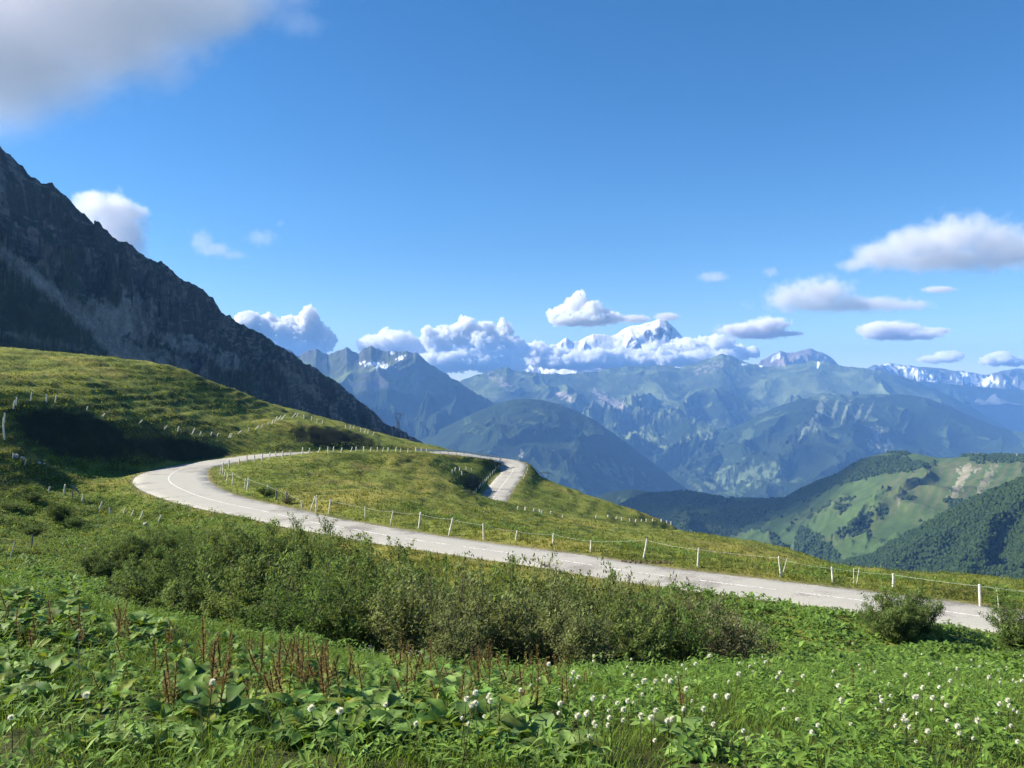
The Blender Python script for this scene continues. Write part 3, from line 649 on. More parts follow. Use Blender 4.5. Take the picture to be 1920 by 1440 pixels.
def blades(p0, az, pitch, L, W, curl, col, ns=4, across=2, prof='leaf', wave=None, fold=0.0, rng=RNG):
    """many leaves at once: arching strips. pitch = start angle above horizontal, curl = how much it droops (rad)"""
    n = len(L); t = np.linspace(0, 1, ns + 1)
    ang = pitch[:, None] - curl[:, None] * t[None]
    dl = L[:, None] / ns
    ca, sa = np.cos(ang), np.sin(ang)
    r = np.concatenate([np.zeros((n, 1)), np.cumsum((ca[:, :-1] + ca[:, 1:]) / 2 * dl, 1)], 1)
    h = np.concatenate([np.zeros((n, 1)), np.cumsum((sa[:, :-1] + sa[:, 1:]) / 2 * dl, 1)], 1)
    if prof == 'leaf': w = np.sin(np.pi * np.clip(t * .93 + .07, 0, 1)) ** .6 * (1 - .35 * t)
    elif prof == 'dock': w = np.interp(t, [0, .18, .24, .4, .6, .8, 1], [.07, .07, .75, 1, .95, .6, .06])
    else: w = (1 - t) ** .6 * .9 + .1
    w = w[None] * W[:, None] * .5
    if wave is not None: w = w * (1 + wave * rng.uniform(-1, 1, w.shape))
    cz, sz = np.cos(az)[:, None], np.sin(az)[:, None]
    rows = []
    for k in np.linspace(-1, 1, across):
        up = (abs(k) * fold) * w
        if wave is not None and across > 2: up = up + (abs(k) > .5) * w * wave * 1.1 * rng.uniform(-1, 1, w.shape)
        x = r * cz - k * w * sz - up * sa * cz; y = r * sz + k * w * cz - up * sa * sz; z = h + up * ca
        rows.append(np.stack([x, y, z], -1) + p0[:, None, :])
    V = np.stack(rows, 2)                                     # n, ns+1, across, 3
    g = grid_faces(across, ns + 1)
    Fc = g[None] + (np.arange(n) * ((ns + 1) * across))[:, None, None]
    c = np.repeat(col[:, None], (ns + 1) * across, 1)
    return V.reshape(-1, 3), Fc.reshape(-1, 4), c.reshape(-1, 3)
def join(parts):
    V = []; Fc = []; Cc = []; k = 0
    for v, f, c in parts:
        V.append(v); Fc.append(f + k); Cc.append(c); k += len(v)
    return np.concatenate(V), np.concatenate(Fc), np.concatenate(Cc)
def tube(pts, rad, col, nsd=6):
    pts = np.asarray(pts, float); n = len(pts); rad = np.broadcast_to(rad, (n,)); tg_ = np.gradient(pts, axis=0)
    tg_ /= np.linalg.norm(tg_, axis=1, keepdims=True) + 1e-9
    a = np.cross(tg_, [0.31, .2, .93]) if abs(tg_[0, 2]) < .9 else np.cross(tg_, [1, .1, 0]); a /= np.linalg.norm(a, axis=1, keepdims=True) + 1e-9
    b = np.cross(tg_, a); th = np.linspace(0, 2 * np.pi, nsd, endpoint=False)
    ring = pts[:, None] + rad[:, None, None] * (np.cos(th)[None, :, None] * a[:, None] + np.sin(th)[None, :, None] * b[:, None])
    V = ring.reshape(-1, 3); Fs = []
    i = np.arange(n - 1)[:, None] * nsd; j = np.arange(nsd)[None]; j2 = (j + 1) % nsd
    Fs = np.stack([i + j, i + j2, i + nsd + j2, i + nsd + j], -1).reshape(-1, 4)
    # caps as fans to centre
    V = np.concatenate([V, pts[:1], pts[-1:]]); c0 = n * nsd; c1 = c0 + 1
    jj = np.arange(nsd); k2 = (jj + 1) % nsd
    cap0 = np.stack([np.full(nsd, c0), k2, jj, jj], -1)[:, [0, 1, 2, 2]]
    e = (n - 1) * nsd
    V2 = V; 
    caps = np.concatenate([np.stack([np.full(nsd, c0), k2, jj, np.full(nsd, c0)], -1), np.stack([np.full(nsd, c1), e + jj, e + k2, np.full(nsd, c1)], -1)])
    Fs = np.concatenate([Fs, caps]) if nsd > 4 else Fs
    return V2, Fs, np.broadcast_to(np.asarray(col, float), (len(V2), 3)).copy()
def capped(v, f, c, nsd=6):
    "drop nothing: tubes are left open at the ends unless small"
    return v, f, c
def u(a, b, n): return RNG.uniform(a, b, n)
def greens(n, base, v=.25, yel=.15):
    k = u(1 - v, 1 + v, n)[:, None]; y = (u(0, 1, n) ** 2)[:, None] * yel
    return np.asarray(base)[None] * k + y * np.array([.35, .25, 0])[None] * .5

# ---- dock plants (variants; each plant its own object)
def dock_variant(seed, nl, L0, L1, stalk, tint):
    rg = np.random.default_rng(seed)
    n = nl; az = np.arange(n) * 2.4 + rg.uniform(-.3, .3, n); L = rg.uniform(L0, L1, n); W = L * rg.uniform(.38, .52, n)
    pitch = rg.uniform(.55, 1.35, n); curl = rg.uniform(.9, 1.9, n)
    col = np.asarray(tint)[None] * rg.uniform(.6, 1.4, (n, 1)) + (rg.uniform(0, 1, (n, 1)) ** 4) * np.array([.10, .05, 0])[None]
    p0 = np.zeros((n, 3)); p0[:, 0] = rg.uniform(-.05, .05, n); p0[:, 1] = rg.uniform(-.05, .05, n)
    fol = blades(p0, az, pitch, L, W, curl, col, ns=9, across=5, prof='dock', wave=.24, fold=.34, rng=rg)
    sts = []
    for k in range(stalk):
        h = rg.uniform(.36, .66); bx, by = rg.uniform(-.16, .16, 2); lx, ly = rg.uniform(-.17, .17, 2)
        t_ = np.linspace(0, 1, 7)[:, None]
        line = np.array([[bx, by, 0]]) + t_ * np.array([[lx, ly, h]]); cst = np.array([.13, .09, .035]) if rg.random() < .6 else np.array([.12, .13, .04])
        sts.append(tube(line, .007, cst, 5))
        m_ = 120; tt_ = rg.uniform(.25, 1, m_) ** .9; pp = line[0] + tt_[:, None] * (line[-1] - line[0])
        rust = [np.array([.22, .14, .06]), np.array([.30, .26, .09]), np.array([.21, .25, .08])][rg.integers(0, 3)]
        cc = rust[None] * rg.uniform(.6, 1.4, (m_, 1)) + rg.uniform(0, .04, (m_, 1)) * np.array([0.2, 1, 0])[None]
        sts.append(blades(pp, rg.uniform(0, 6.3, m_), rg.uniform(.3, 1.3, m_), rg.uniform(.03, .085, m_) * (1.7 - 1.1 * tt_), rg.uniform(.022, .05, m_), rg.uniform(0, .8, m_), cc, ns=1, across=2, rng=rg))
    fm = mesh_np('foliage', *fol); fm.materials.append(M_leaf)
    sm_ = None
    if sts:
        sm_ = mesh_np('flower_stalk', *join(sts)); sm_.materials.append(M_stalk)
    return fm, sm_
DV = [dock_variant(1, 9, .30, .48, 1, (.10, .205, .042)), dock_variant(2, 8, .26, .42, 1, (.155, .27, .055)), dock_variant(3, 11, .28, .5, 0, (.085, .18, .038)),
      dock_variant(4, 7, .24, .40, 2, (.13, .235, .05)), dock_variant(5, 10, .32, .52, 0, (.18, .285, .08)), dock_variant(6, 6, .2, .34, 2, (.145, .23, .05))]
def put_plant(kind, meshes, loc, rz, sc, label, cat, group=None, tilt=0):
    e = bpy.data.objects.new(kind, None); C.objects.link(e); e.location = loc; e.rotation_euler = (tilt, 0, rz); e.scale = (sc, sc, sc)
    e.empty_display_size = .1
    tag(e, label, cat, group)
    for nm, me_ in meshes:
        if me_ is None: continue
        o = bpy.data.objects.new(nm, me_); C.objects.link(o); o.parent = e
    return e
dock_n = 0
def dock(px, py, variant, sc=1.0, d=None, where='', wid=''):
    global dock_n
    x, y = on_ground(px, py) if d is None else ((px - 960) * d / F, d)
    z = H(x, y)[0]; fm, stm = DV[variant]
    rust = stm is not None
    lab = ('dock plant with rusty seed stalks ' if rust else 'leafy dock plant without stalks ') + where
    put_plant('dock_plant', [('foliage', fm), ('flower_stalk', stm)], (x, y, z + .05), random.uniform(0, 6.28), sc, lab, 'dock plant', ('rusty-stalked' if rust else 'leafy') + ' dock plants ' + where)
    dock_n += 1
rr = random.Random(5)
def dens_ok(x, y): return True
# clusters as in the photo: (px, py, spread x, spread y, count, variants, scale)
for (cx, cyy, sx, sy, cnt, vs, sc) in [(60, 1165, 90, 40, 15, (4, 2, 5, 0), 1.15), (200, 1180, 90, 35, 12, (4, 2, 3), 1.1), (30, 1300, 60, 50, 12, (2, 1, 4), .9), (150, 1290, 90, 45, 10, (2, 1), .8),
      (380, 1320, 90, 60, 12, (4, 3, 2, 5), 1.1), (330, 1250, 110, 40, 12, (5, 2, 0), .85), (560, 1330, 120, 45, 18, (3, 0, 5, 1), 1.0), (680, 1310, 170, 50, 22, (5, 2, 0, 3), 1.0), (860, 1310, 140, 45, 22, (5, 3, 4, 2), 1.0),
      (620, 1385, 120, 35, 16, (2, 1, 4), .9), (800, 1390, 130, 35, 12, (4, 2, 1), 1.0), (900, 1350, 70, 40, 9, (0, 4, 1), 1.1), (480, 1262, 100, 25, 10, (5, 3, 2), .8), (250, 1400, 120, 30, 7, (4, 1), .8), (1010, 1410, 50, 25, 3, (4,), 1.0),
      (1050, 1320, 70, 40, 6, (1, 3), .8), (1240, 1310, 60, 30, 4, (4, 2), .8), (1280, 1420, 30, 15, 2, (4,), .9), (1500, 1330, 250, 60, 7, (1, 5), .7), (980, 1290, 90, 22, 16, (5, 3), .9), (130, 1215, 130, 30, 8, (5, 3, 0), 1.0)]:
    for i in range(int(cnt * 1.15)):
        py = min(1435, max(1130, cyy + rr.uniform(-1, 1) * sy)); px = cx + rr.uniform(-1, 1) * sx
        
        col_ = ['at the far left', 'left of centre', 'at the centre', 'right of centre', 'at the far right'][min(4, int(max(0, px) // 384))]
        dock(px, py, rr.choice(vs), sc * rr.uniform(.75, 1.3), where=('high on the foreground bank ' if py < 1250 else 'halfway down the foreground bank ' if py < 1350 else 'along the bottom edge ') + col_)

# ---- dandelion clocks
def dandelion_meshes():
    st = tube(np.array([[0, 0, 0], [.01, 0, .12], [.015, .005, .25], [.01, .01, .36]]), .0035, (.12, .13, .05), 5)
    sm_ = mesh_np('stem', *st); sm_.materials.append(M_grass)
    rg = np.random.default_rng(3); n = 170
    i = np.arange(n) + .5; ph = np.arccos(1 - 2 * i / n); th = np.pi * (1 + 5 ** .5) * i
    dr = np.stack([np.cos(th) * np.sin(ph), np.sin(th) * np.sin(ph), np.cos(ph)], 1)
    v, f = ico(); core = (v * .013 + [.01, .01, .375], np.concatenate([f, f[:, 2:]], 1), np.full((12, 3), .6))
    c0 = np.array([.01, .01, .375]); el = np.arcsin(dr[:, 2]); az = np.arctan2(dr[:, 1], dr[:, 0])
    fl = blades(c0 + dr * .006, az, el, rg.uniform(.010, .022, n), np.full(n, .007), np.zeros(n), np.full((n, 3), .82), ns=1, across=2, prof='tip')
    v3 = v * .019 + c0
    shell = (v * .013 + c0, np.concatenate([f, f[:, 2:]], 1), np.full((12, 3), .80))
    h = mesh_np('seed_head', *join([core, fl, shell])); h.materials.append(M_white)
    return sm_, h
DS, DH = dandelion_meshes()
spots = [(1275,1225),(743,1235),(1148,1247),(1426,1251),(1440,1254),(1432,1260),(1350,1246),(1124,1275),(1111,1285),(1188,1275),(1273,1287),(1286,1288),(1330,1275),(1388,1276),(1413,1290),(1063,1325),(1050,1328),(1075,1325),(1216,1328),(1224,1338),(1195,1332),(1250,1319),(1209,1325),(1143,1360),(1128,1367),(1148,1412),(1110,1418),(1092,1418),(1125,1415),(1175,1385),(1365,1378),(1282,1400),(1206,1424),(1220,1422),(1235,1436),(1392,1433),(1505,1318),(1491,1338),(1367,1317),(1596,1350),(1635,1346),(1670,1339),(1669,1354),(1730,1319),(1732,1346),(1764,1356),(1780,1340),(1718,1369),(1717,1382),(1750,1374),(1652,1386),(1680,1410),(1698,1416),(1722,1438),(1792,1438),(1840,1438),(1884,1380),(1892,1386),(1890,1378),(1912,1381),(1768,1268),(1793,1281),(1823,1280),(1800,1296),(1853,1265),(1870,1263),(1886,1265),(1910,1265),(1915,1250),(1856,1268),(1876,1292),(1890,1305),(1906,1322),(1915,1322),(1856,1329),(1820,1322),(1910,1429),(1720,1243),(1727,1246),(1598,1224),(1440,1253),(908,1360),(920,1372),(882,1378),(896,1385),(902,1388),(862,1396),(872,1400),(880,1412),(914,1395),(895,1372),(600,1430),(632,1432),(783,1420),(868,1418),(160,1390),(23,1417),(386,1370),(720,1382),(1055,1392),(1300,1352),(1560,1300),(1455,1310),(1610,1275),(1650,1300),(1580,1395),(1470,1380),(1520,1420),(1330,1420),(990,1330),(1015,1325),(1180,1312),(1310,1300)]
def dlab(px, py):
    col_ = 'at the left' if px < 700 else 'left of centre' if px < 960 else 'just right of centre' if px < 1240 else 'in the right middle' if px < 1560 else 'toward the right' if px < 1760 else 'by the right edge'
    row_ = 'on the upper edge of the herbs ' if py < 1290 else 'midway down the herbs ' if py < 1370 else 'low along the bottom '
    return 'white dandelion seed head ' + row_ + col_, 'white dandelion clocks ' + row_ + col_
spots += [(p + rr.uniform(-26, 26), min(1438, max(1240, q_ + rr.uniform(-16, 30)))) for (p, q_) in spots if p > 980 and rr.random() < .9]
spots = spots[:290]
for (px, py) in spots:
    x, y = on_ground(px, py + 330 * .26 / max(.01, (on_ground(px, py)[1] / 8)) * .35)
    z = H(x, y)[0]; 
    lift = max(0.0, random.uniform(.02, .22))
    e = put_plant('dandelion_clock', [('stem', DS), ('seed_head', DH)], (x, y, z + lift * .4), random.uniform(0, 6.28), random.uniform(.8, 1.5), dlab(px, py)[0], 'dandelion', dlab(px, py)[1], tilt=random.uniform(-.15, .15))

# ---- grass and herbs in the foreground, one mass each
def near_pts(n, d0, d1, pw=1.0):
    "points on the ground inside a wide view wedge, denser toward the eye by pw"
    q = RNG.random(n); d = (d0 ** pw + q * (d1 ** pw - d0 ** pw)) ** (1 / pw)
    x = u(-1, 1, n) * (.70 * d + 4.5)
    return x, d
x, y = near_pts(200000, 4.0, 26, 1.3)
z = H(x, y); pt = fbm(x / 1.6, y / 1.6, 3, 401) + .25
k = (RNG.random(len(x)) < np.clip(.35 + pt, .08, 1)); x, y, z = x[k], y[k], z[k]; n = len(x)
L = u(.14, .42, n); col = greens(n, (.125, .21, .04), .3, .3)
G1 = blades(np.stack([x, y, z - .02], 1), u(0, 6.28, n), u(.9, 1.5, n), L, u(.006, .011, n), u(.1, 1.3, n), col, ns=3, across=2, prof='tip')
me = mesh_np('grass', *G1); tag(link('grass', me, M_grass), 'tall green grass growing between the foreground herbs', 'grass', kind='stuff')
def herbs(x, y, nl, hgt, l0, l1, base, jit=.12, yel=.2, wr=.45):
    n = len(x); z = H(x, y)
    X = np.repeat(x, nl) + u(-jit, jit, n * nl); Yy = np.repeat(y, nl) + u(-jit, jit, n * nl)
    hh = np.repeat(hgt, nl) * (u(0.1, 1, n * nl) ** .7); Z0 = np.repeat(z, nl) + hh
    L = u(l0, l1, n * nl); cb = np.repeat(greens(n, base, .22, yel), nl, 0) * (u(.75, 1.25, n * nl)[:, None])
    return blades(np.stack([X, Yy, Z0], 1), u(0, 6.28, n * nl), u(-.1, 1.0, n * nl), L, L * wr * u(.7, 1.2, n * nl), u(.2, 1.2, n * nl), cb, ns=2, across=3, prof='leaf', fold=.3)
x, y = near_pts(20000, 4.5, 27, 1.5)
pt = fbm(x / 1.4, y / 1.4, 3, 402); keep = RNG.random(len(x)) < np.clip(.45 + pt * 1.5, .04, 1) * (1 - .7 * sm(3, -1, x / y * 10 + fbm(x / 2, y / 2, 2, 9) * 3)); x, y = x[keep], y[keep]
hg = np.clip(.24 + .55 * fbm(x / .9, y / .9, 3, 403), .06, .75)
hg = hg * np.where(x / y < -.02, .65, 1)
Ha = herbs(x, y, 10, hg, .06, .17, (.13, .235, .042))
x, y = near_pts(6800, 4.5, 27, 1.5); keep = fbm(x / 1.7, y / 1.7, 2, 405) > .1; x, y = x[keep], y[keep]
Hb = herbs(x, y, 9, u(.2, .5, len(x)), .09, .2, (.145, .25, .048), wr=.25)
me = mesh_np('herbs', *join([Ha, Hb])); tag(link('herbs', me, M_leaf), 'dense leafy green herbs covering the foreground bank', 'herbs', kind='stuff')

# ---- mid-distance cover on the left slope, verge and meadows: sampled by how large the ground shows
def screen_pts(n, cond):
    "random ground points, likelier where the ground covers more of the picture"
    xs, ys, zs = Xn, Yn, Zn
    ax = PXn; ay = PYn
    area = np.abs((ax[1:, 1:] - ax[:-1, :-1]) * (ay[1:, :-1] - ay[:-1, 1:]) - (ax[1:, :-1] - ax[:-1, 1:]) * (ay[1:, 1:] - ay[:-1, :-1])) * .5
    area = np.minimum(area, 60) * cond[:-1, :-1] * (np.abs(ax[:-1, :-1] - 960) < 1150) * (Yn[:-1, :-1] > 4)
    p = area.ravel() / area.sum(); i = RNG.choice(len(p), n, p=p); r, c_ = np.divmod(i, NU - 1)
    a, b = RNG.random(n), RNG.random(n)
    x = xs[r, c_] * (1 - a) + xs[r, c_ + 1] * a; y = ys[r, c_] * (1 - b) + ys[r + 1, c_] * b
    x = x + (xs[r + 1, c_] - xs[r, c_]) * b
    return x, y
off = RDn > .35
mead = (Yn > 42) & off & (cut_shade < .4)
x, y = screen_pts(85000, mead)
keep = rdist(x, y) > .3; x, y = x[keep], y[keep]; n = len(x); z = H(x, y)
pc = fbm(x / 12, y / 12, 3, 501); pd = fbm(x / 3, y / 3, 3, 502)
nb = 3; X3 = np.repeat(x, nb) + u(-.25, .25, n * nb); Y3 = np.repeat(y, nb) + u(-.25, .25, n * nb); dd = np.repeat(y, nb)
base = np.array([.175, .20, .040])[None] * (1 + .25 * np.repeat(pd, nb)[:, None]) + np.clip(np.repeat(pc, nb), -.3, 1)[:, None] * np.array([.045, .02, .004])[None]
colr = base * u(.5, 1.3, n * nb)[:, None]
hL = u(.10, .36, n * nb) * (1 + .8 * np.clip(np.repeat(pd, nb), 0, 1))
V = blades(np.stack([X3, Y3, H(X3, Y3) - .03], 1), u(0, 6.28, n * nb), u(.7, 1.5, n * nb), hL, np.clip(dd * .0011, .035, .14), u(.2, 1.2, n * nb), colr, ns=2, across=2, prof='tip')
me = mesh_np('meadow_grass', *V); tag(link('meadow_grass', me, M_grass), 'short yellow-green pasture grass over the meadows round the road bends', 'grass', kind='stuff')
# darker broad herbs in drifts: left slope, below the road, tufts on the meadow
dr = (fbm(Xn / 6, Yn / 6, 3, 503) > .12) & (cut_shade < .3)
left_lush = (cut_shade < .3) & (PXn < 520) & (PYn > 868) & (PYn < 1110) & (Yn > 42) & off
below = (RDn < 13) & (RDn > .5) & (Yn > 30) & (PYn > 720 + 12.9 / np.maximum(Yn, 1) * F)
x, y = screen_pts(9000, (left_lush & (fbm(Xn / 9, Yn / 9, 3, 504) > -.15)) | (below & (Yn > 38)))
hg = np.clip(.25 + .35 * fbm(x / 2.5, y / 2.5, 3, 505), .1, .7)
Ma = herbs(x, y, 7, hg, .16, .34, (.13, .21, .04), jit=.35, wr=.5, yel=.1)
x, y = screen_pts(2600, mead & dr)
keep = rdist(x, y) > 1; x, y = x[keep], y[keep]
Mb = herbs(x, y, 7, u(.1, .4, len(x)), .15, .35, (.075, .115, .028), jit=.5, wr=.45, yel=.05)
x, y = near_pts(7500, 24, 48, 1.6)
keep = rdist(x, y) > .8; x, y = x[keep], y[keep]
hg = np.clip(.35 + .4 * fbm(x / 2.5, y / 2.5, 3, 506), .15, .9)
Mc = herbs(x, y, 12, hg, .14, .34, (.13, .225, .042), jit=.3, wr=.6, yel=.1)
me = mesh_np('ground_cover', *join([Ma, Mb, Mc])); tag(link('ground_cover', me, M_leaf), 'drifts of darker leafy plants on the slope below the road', 'ground cover', kind='stuff')
# white umbel flowers along the brow of the foreground bank
fw = []
for (px, py, sx, sy, cnt) in [(480, 1168, 45, 6, 70), (825, 1246, 60, 4, 80), (700, 1232, 20, 3, 14)]:
    for i in range(cnt // 3):
        x_, y_ = on_ground(px + rr.uniform(-sx, sx), py + 14 + rr.uniform(-sy, sy)); z_ = H(x_, y_)[0] + rr.uniform(.3, .45)
        m_ = 14; a_ = u(0, 6.28, m_); q_ = u(0, .07, m_)
        fw.append(blades(np.stack([x_ + np.cos(a_) * q_, y_ + np.sin(a_) * q_, z_ + u(-.02, .02, m_)], 1), a_, u(0, .6, m_), u(.02, .035, m_), u(.02, .03, m_), u(0, .5, m_), np.full((m_, 3), .75), ns=1, across=2))
        fw.append(tube([[x_, y_, z_ - .45], [x_, y_, z_]], .005, (.07, .12, .03), 4))
me = mesh_np('white_flowers', *join(fw)); tag(link('white_flowers', me, M_white), 'drifts of small white umbel flowers along the brow of the foreground bank', 'flowers', kind='stuff')

# ---- willow shrubs
def shrub_mesh(seed, wdt, hgt, nleaf, leaf=(.055, .11), base=(.040, .060, .018), upright=.6, nst=26):
    rg = np.random.default_rng(seed); stems = []; anchors = []; outd = []
    for k in range(nst):
        a = rg.uniform(0, 6.28); rad = rg.uniform(0, .25) * wdt * .5; b0 = np.array([math.cos(a) * rad, math.sin(a) * rad, -.1])
        rr_ = wdt * .5 * math.sqrt(rg.uniform(.02, 1)); a2 = a + rg.uniform(-.6, .6)
        top = hgt * rg.uniform(.72, 1.05) * math.sqrt(max(.12, 1 - (rr_ / (wdt * .56)) ** 2)); end = np.array([math.cos(a2) * rr_, math.sin(a2) * rr_, top])
        t_ = np.linspace(0, 1, 6)[:, None]; mid = b0 * (1 - t_) + end * t_; mid[:, :2] = b0[:2] + (end[:2] - b0[:2]) * (t_ ** (1 / upright) if upright > 0 else t_); mid[1:-1] += rg.uniform(-.05, .05, (4, 3))
        stems.append(tube(mid, np.linspace(.022, .006, 6), (.10, .085, .06), 5))
        for j in range(9):
            q = rg.uniform(.15, 1); c0 = np.array([np.interp(q, t_[:, 0], mid[:, i]) for i in range(3)])
            e = c0 + np.array([rg.normal(0, .17) * wdt * .5, rg.normal(0, .17) * wdt * .5, abs(rg.normal(.16, .12)) * hgt * .6])
            e[2] = max(.05, e[2]); anchors.append((c0, e))
            if j < 4: stems.append(tube([c0, (c0 + e) / 2 + rg.uniform(-.03, .03, 3), e], [.008, .006, .003], (.11, .09, .06), 4))
    A_ = np.array([a for a, b in anchors]); B_ = np.array([b for a, b in anchors]); i = rg.integers(0, len(A_), nleaf); t_ = rg.uniform(.1, 1.08, nleaf)[:, None]
    p = A_[i] * (1 - t_) + B_[i] * t_ + rg.normal(0, .055, (nleaf, 3)); p[:, 2] = np.maximum(p[:, 2], .03)
    tint = rg.uniform(.7, 1.35, len(A_))[i][:, None]; yy = (rg.uniform(0, 1, len(A_)) ** 2)[i][:, None]
    col = np.asarray(base)[None] * tint * rg.uniform(.7, 1.3, (nleaf, 1)) + yy * np.array([.022, .018, .002])[None]
    L = rg.uniform(leaf[0], leaf[1], nleaf)
    lf = blades(p, rg.uniform(0, 6.28, nleaf), rg.uniform(-.4, 1.3, nleaf), L, L * rg.uniform(.35, .6, nleaf), rg.uniform(0, .6, nleaf), col, ns=2, across=2, prof='leaf')
    fm = mesh_np('foliage', *lf); fm.materials.append(M_shrub)
    st = mesh_np('branches', *join(stems)); st.materials.append(M_bark)
    return fm, st
SV = [shrub_mesh(11, 3.4, 2.3, 19000, base=(.128, .182, .055)), shrub_mesh(12, 3.0, 2.7, 19000, base=(.15, .20, .06)), shrub_mesh(13, 3.8, 2.0, 19000, base=(.11, .16, .048)),
      shrub_mesh(14, 2.6, 2.4, 9000, base=(.165, .195, .075), nst=34), shrub_mesh(15, 3.2, 2.5, 9500, base=(.09, .15, .036)), shrub_mesh(16, 2.4, 1.6, 5000, base=(.165, .17, .085), nst=40)]
SL = ['dark grey-green willow shrub', 'yellowish green willow shrub', 'low spreading dark green willow shrub', 'loose twiggy pale green willow shrub', 'deep green open-branched shrub', 'sparse reddish brown twiggy shrub']
where_used = {}
def shrub(px, d, ty, v, sc, where, zs=1.0):
    "px and distance of the foot; ty: photo height of its top gives the size"
    x = (px - 960) * d / F; z = H(x, d)[0]
    hgt = [2.3, 2.7, 2.0, 2.4, 2.5, 1.6][v] * .86
    top = (720 - ty) * d / F; s = max(.35, min(1.9, (top - z) / hgt)) if sc is None else sc
    e = put_plant('shrub', [('foliage', SV[v][0]), ('branches', SV[v][1])], (x, d, z - .05), random.uniform(0, 6.28), s, SL[v] + ' ' + where, 'shrub', 'willow shrubs in the hollow between the bank and the road')
    if sc is None: e.scale = (max(s, .8) if s < 1.3 else s * .9, max(s, .8) if s < 1.3 else s * .9, s)
    return e
hollow = [  # px, distance, top y, variant, label ending
 (235,52,1010,2,'at the far left end of the thicket'),(300,56,990,0,'topmost at the left end of the thicket'),(355,54,992,4,'just right of the topmost left shrub'),(190,46,1040,2,'lowest left, beside the weathered post'),
 (270,40,1050,0,'second from the left in the front of the thicket'),(330,36,1050,2,'in the front left of the thicket'),(390,44,1005,1,'behind the front left shrubs'),(430,52,985,1,'at the crest of the thicket by the hairpin'),
 (480,46,982,0,'against the road just right of the hairpin'),(540,50,978,1,'highest against the road left of centre'),(600,46,985,1,'standing against the road below the tilted fence post'),(650,42,990,0,'behind the middle of the thicket'),
 (420,34,1045,0,'in the middle row left'),(480,31,1060,1,'in the front row above the white flowers'),(550,33,1040,0,'in the middle row above the white flowers'),(560,26,1100,4,'overhanging the herb mound left of centre'),
 (620,28,1075,4,'darkest, overhanging the end of the herb mound'),(610,36,1020,1,'left of the tallest round clump'),(680,34,1020,0,'tall round clump in the middle'),(735,37,1005,1,'tallest round clump near the centre'),
 (780,34,1045,4,'dark hollow side of the tallest clump'),(700,27,1080,1,'in the front row right of the herb mound'),(760,26,1100,3,'in the front row among dry twigs'),(830,30,1080,3,'front middle above the rusty dock stalks'),
 (880,35,1060,0,'low behind the front row, left of the dock patch'),(900,27,1110,3,'front row, pale, near the picture centre'),(960,32,1065,1,'mid row right of centre below the dock patch'),(1010,27,1110,3,'front row right of centre'),
 (1050,34,1075,3,'back row under the road right of centre'),(1100,30,1090,1,'mid row right, olive'),(1080,25,1150,3,'lowest in front, right of centre'),(1160,33,1090,3,'back row at right under the road'),
 (1180,27,1130,1,'front row at right above the dandelions'),(1240,32,1110,3,'third from the right end'),(1290,29,1130,4,'second from the right end'),(1340,31,1125,5,'dry one at the right end by the dock patch'),(1385,29,1160,5,'small dry one in front of the dock patch'),
 (860,24,1160,3,'small, at the foot of the middle thicket')]
for (px, d, ty, v, lab) in hollow: shrub(px, d, ty, v, None, lab)
for (px, d, ty, v, lab) in [(1690, 40, 1100, 4, 'standing alone in front of the road at the right'), (1655, 38.5, 1128, 4, 'leaning out to the left of the lone right shrub'), (1722, 39.5, 1108, 4, 'leaning out to the right of the lone right shrub'), (1690, 38, 1112, 0, 'in front of the lone right shrub by the road'), (1905, 36, 1125, 4, 'at the right edge of the picture by the road'), (1940, 35, 1140, 0, 'half cut off by the right edge'),
      (60, 90, 925, 2, 'low on the left slope above the fence stakes'), (110, 84, 945, 2, 'dark round one in the left pasture'), (20, 86, 950, 0, 'at the left edge in the pasture'), (540, 88, 930, 5, 'behind the inner bend fence'), (500, 93, 915, 2, 'inside the left hairpin behind the posts'), (870, 172, 880, 5, 'reddish, on the brow above the far hairpin'),(60,76,985,0,'small, in the left pasture above the two posts'),(135,82,968,4,'right half of the dark clump in the left pasture')]:
    shrub(px, d, ty, v, None, lab)
# dry stalks sticking up
for (px, py0, h, lab) in [(150, 1330, .95, 'tall bent pale dry stalk rising out of the left foreground herbs'), (385, 1430, .75, 'thin dry stalk standing at the bottom left of centre'), (520, 1420, .6, 'slanting dry grass stalk left of the bottom dock leaves'), (1428, 1275, .45, 'short pale dry stalk by the three dandelion heads')]:
    x_, y_ = on_ground(px, py0); z_ = H(x_, y_)[0]; q = random.uniform(-.15, .15)
    pts = [[0, 0, 0], [q * .3, 0, h * .4], [q, .02, h * .8], [q * .6, 0, h]]
    me = mesh_np('dry_stalk', *join([tube(pts, [.006, .005, .004, .002], (.30, .26, .16), 5), tube([pts[1], [pts[1][0] + .12, 0, h * .7], [pts[1][0] + .14, 0, h * .85]], [.004, .003, .002], (.30, .26, .16), 4)]))
    o = link('dry_stalk', me, M_stalk); o.location = (x_, y_, z_); tag(o, lab, 'stalk')
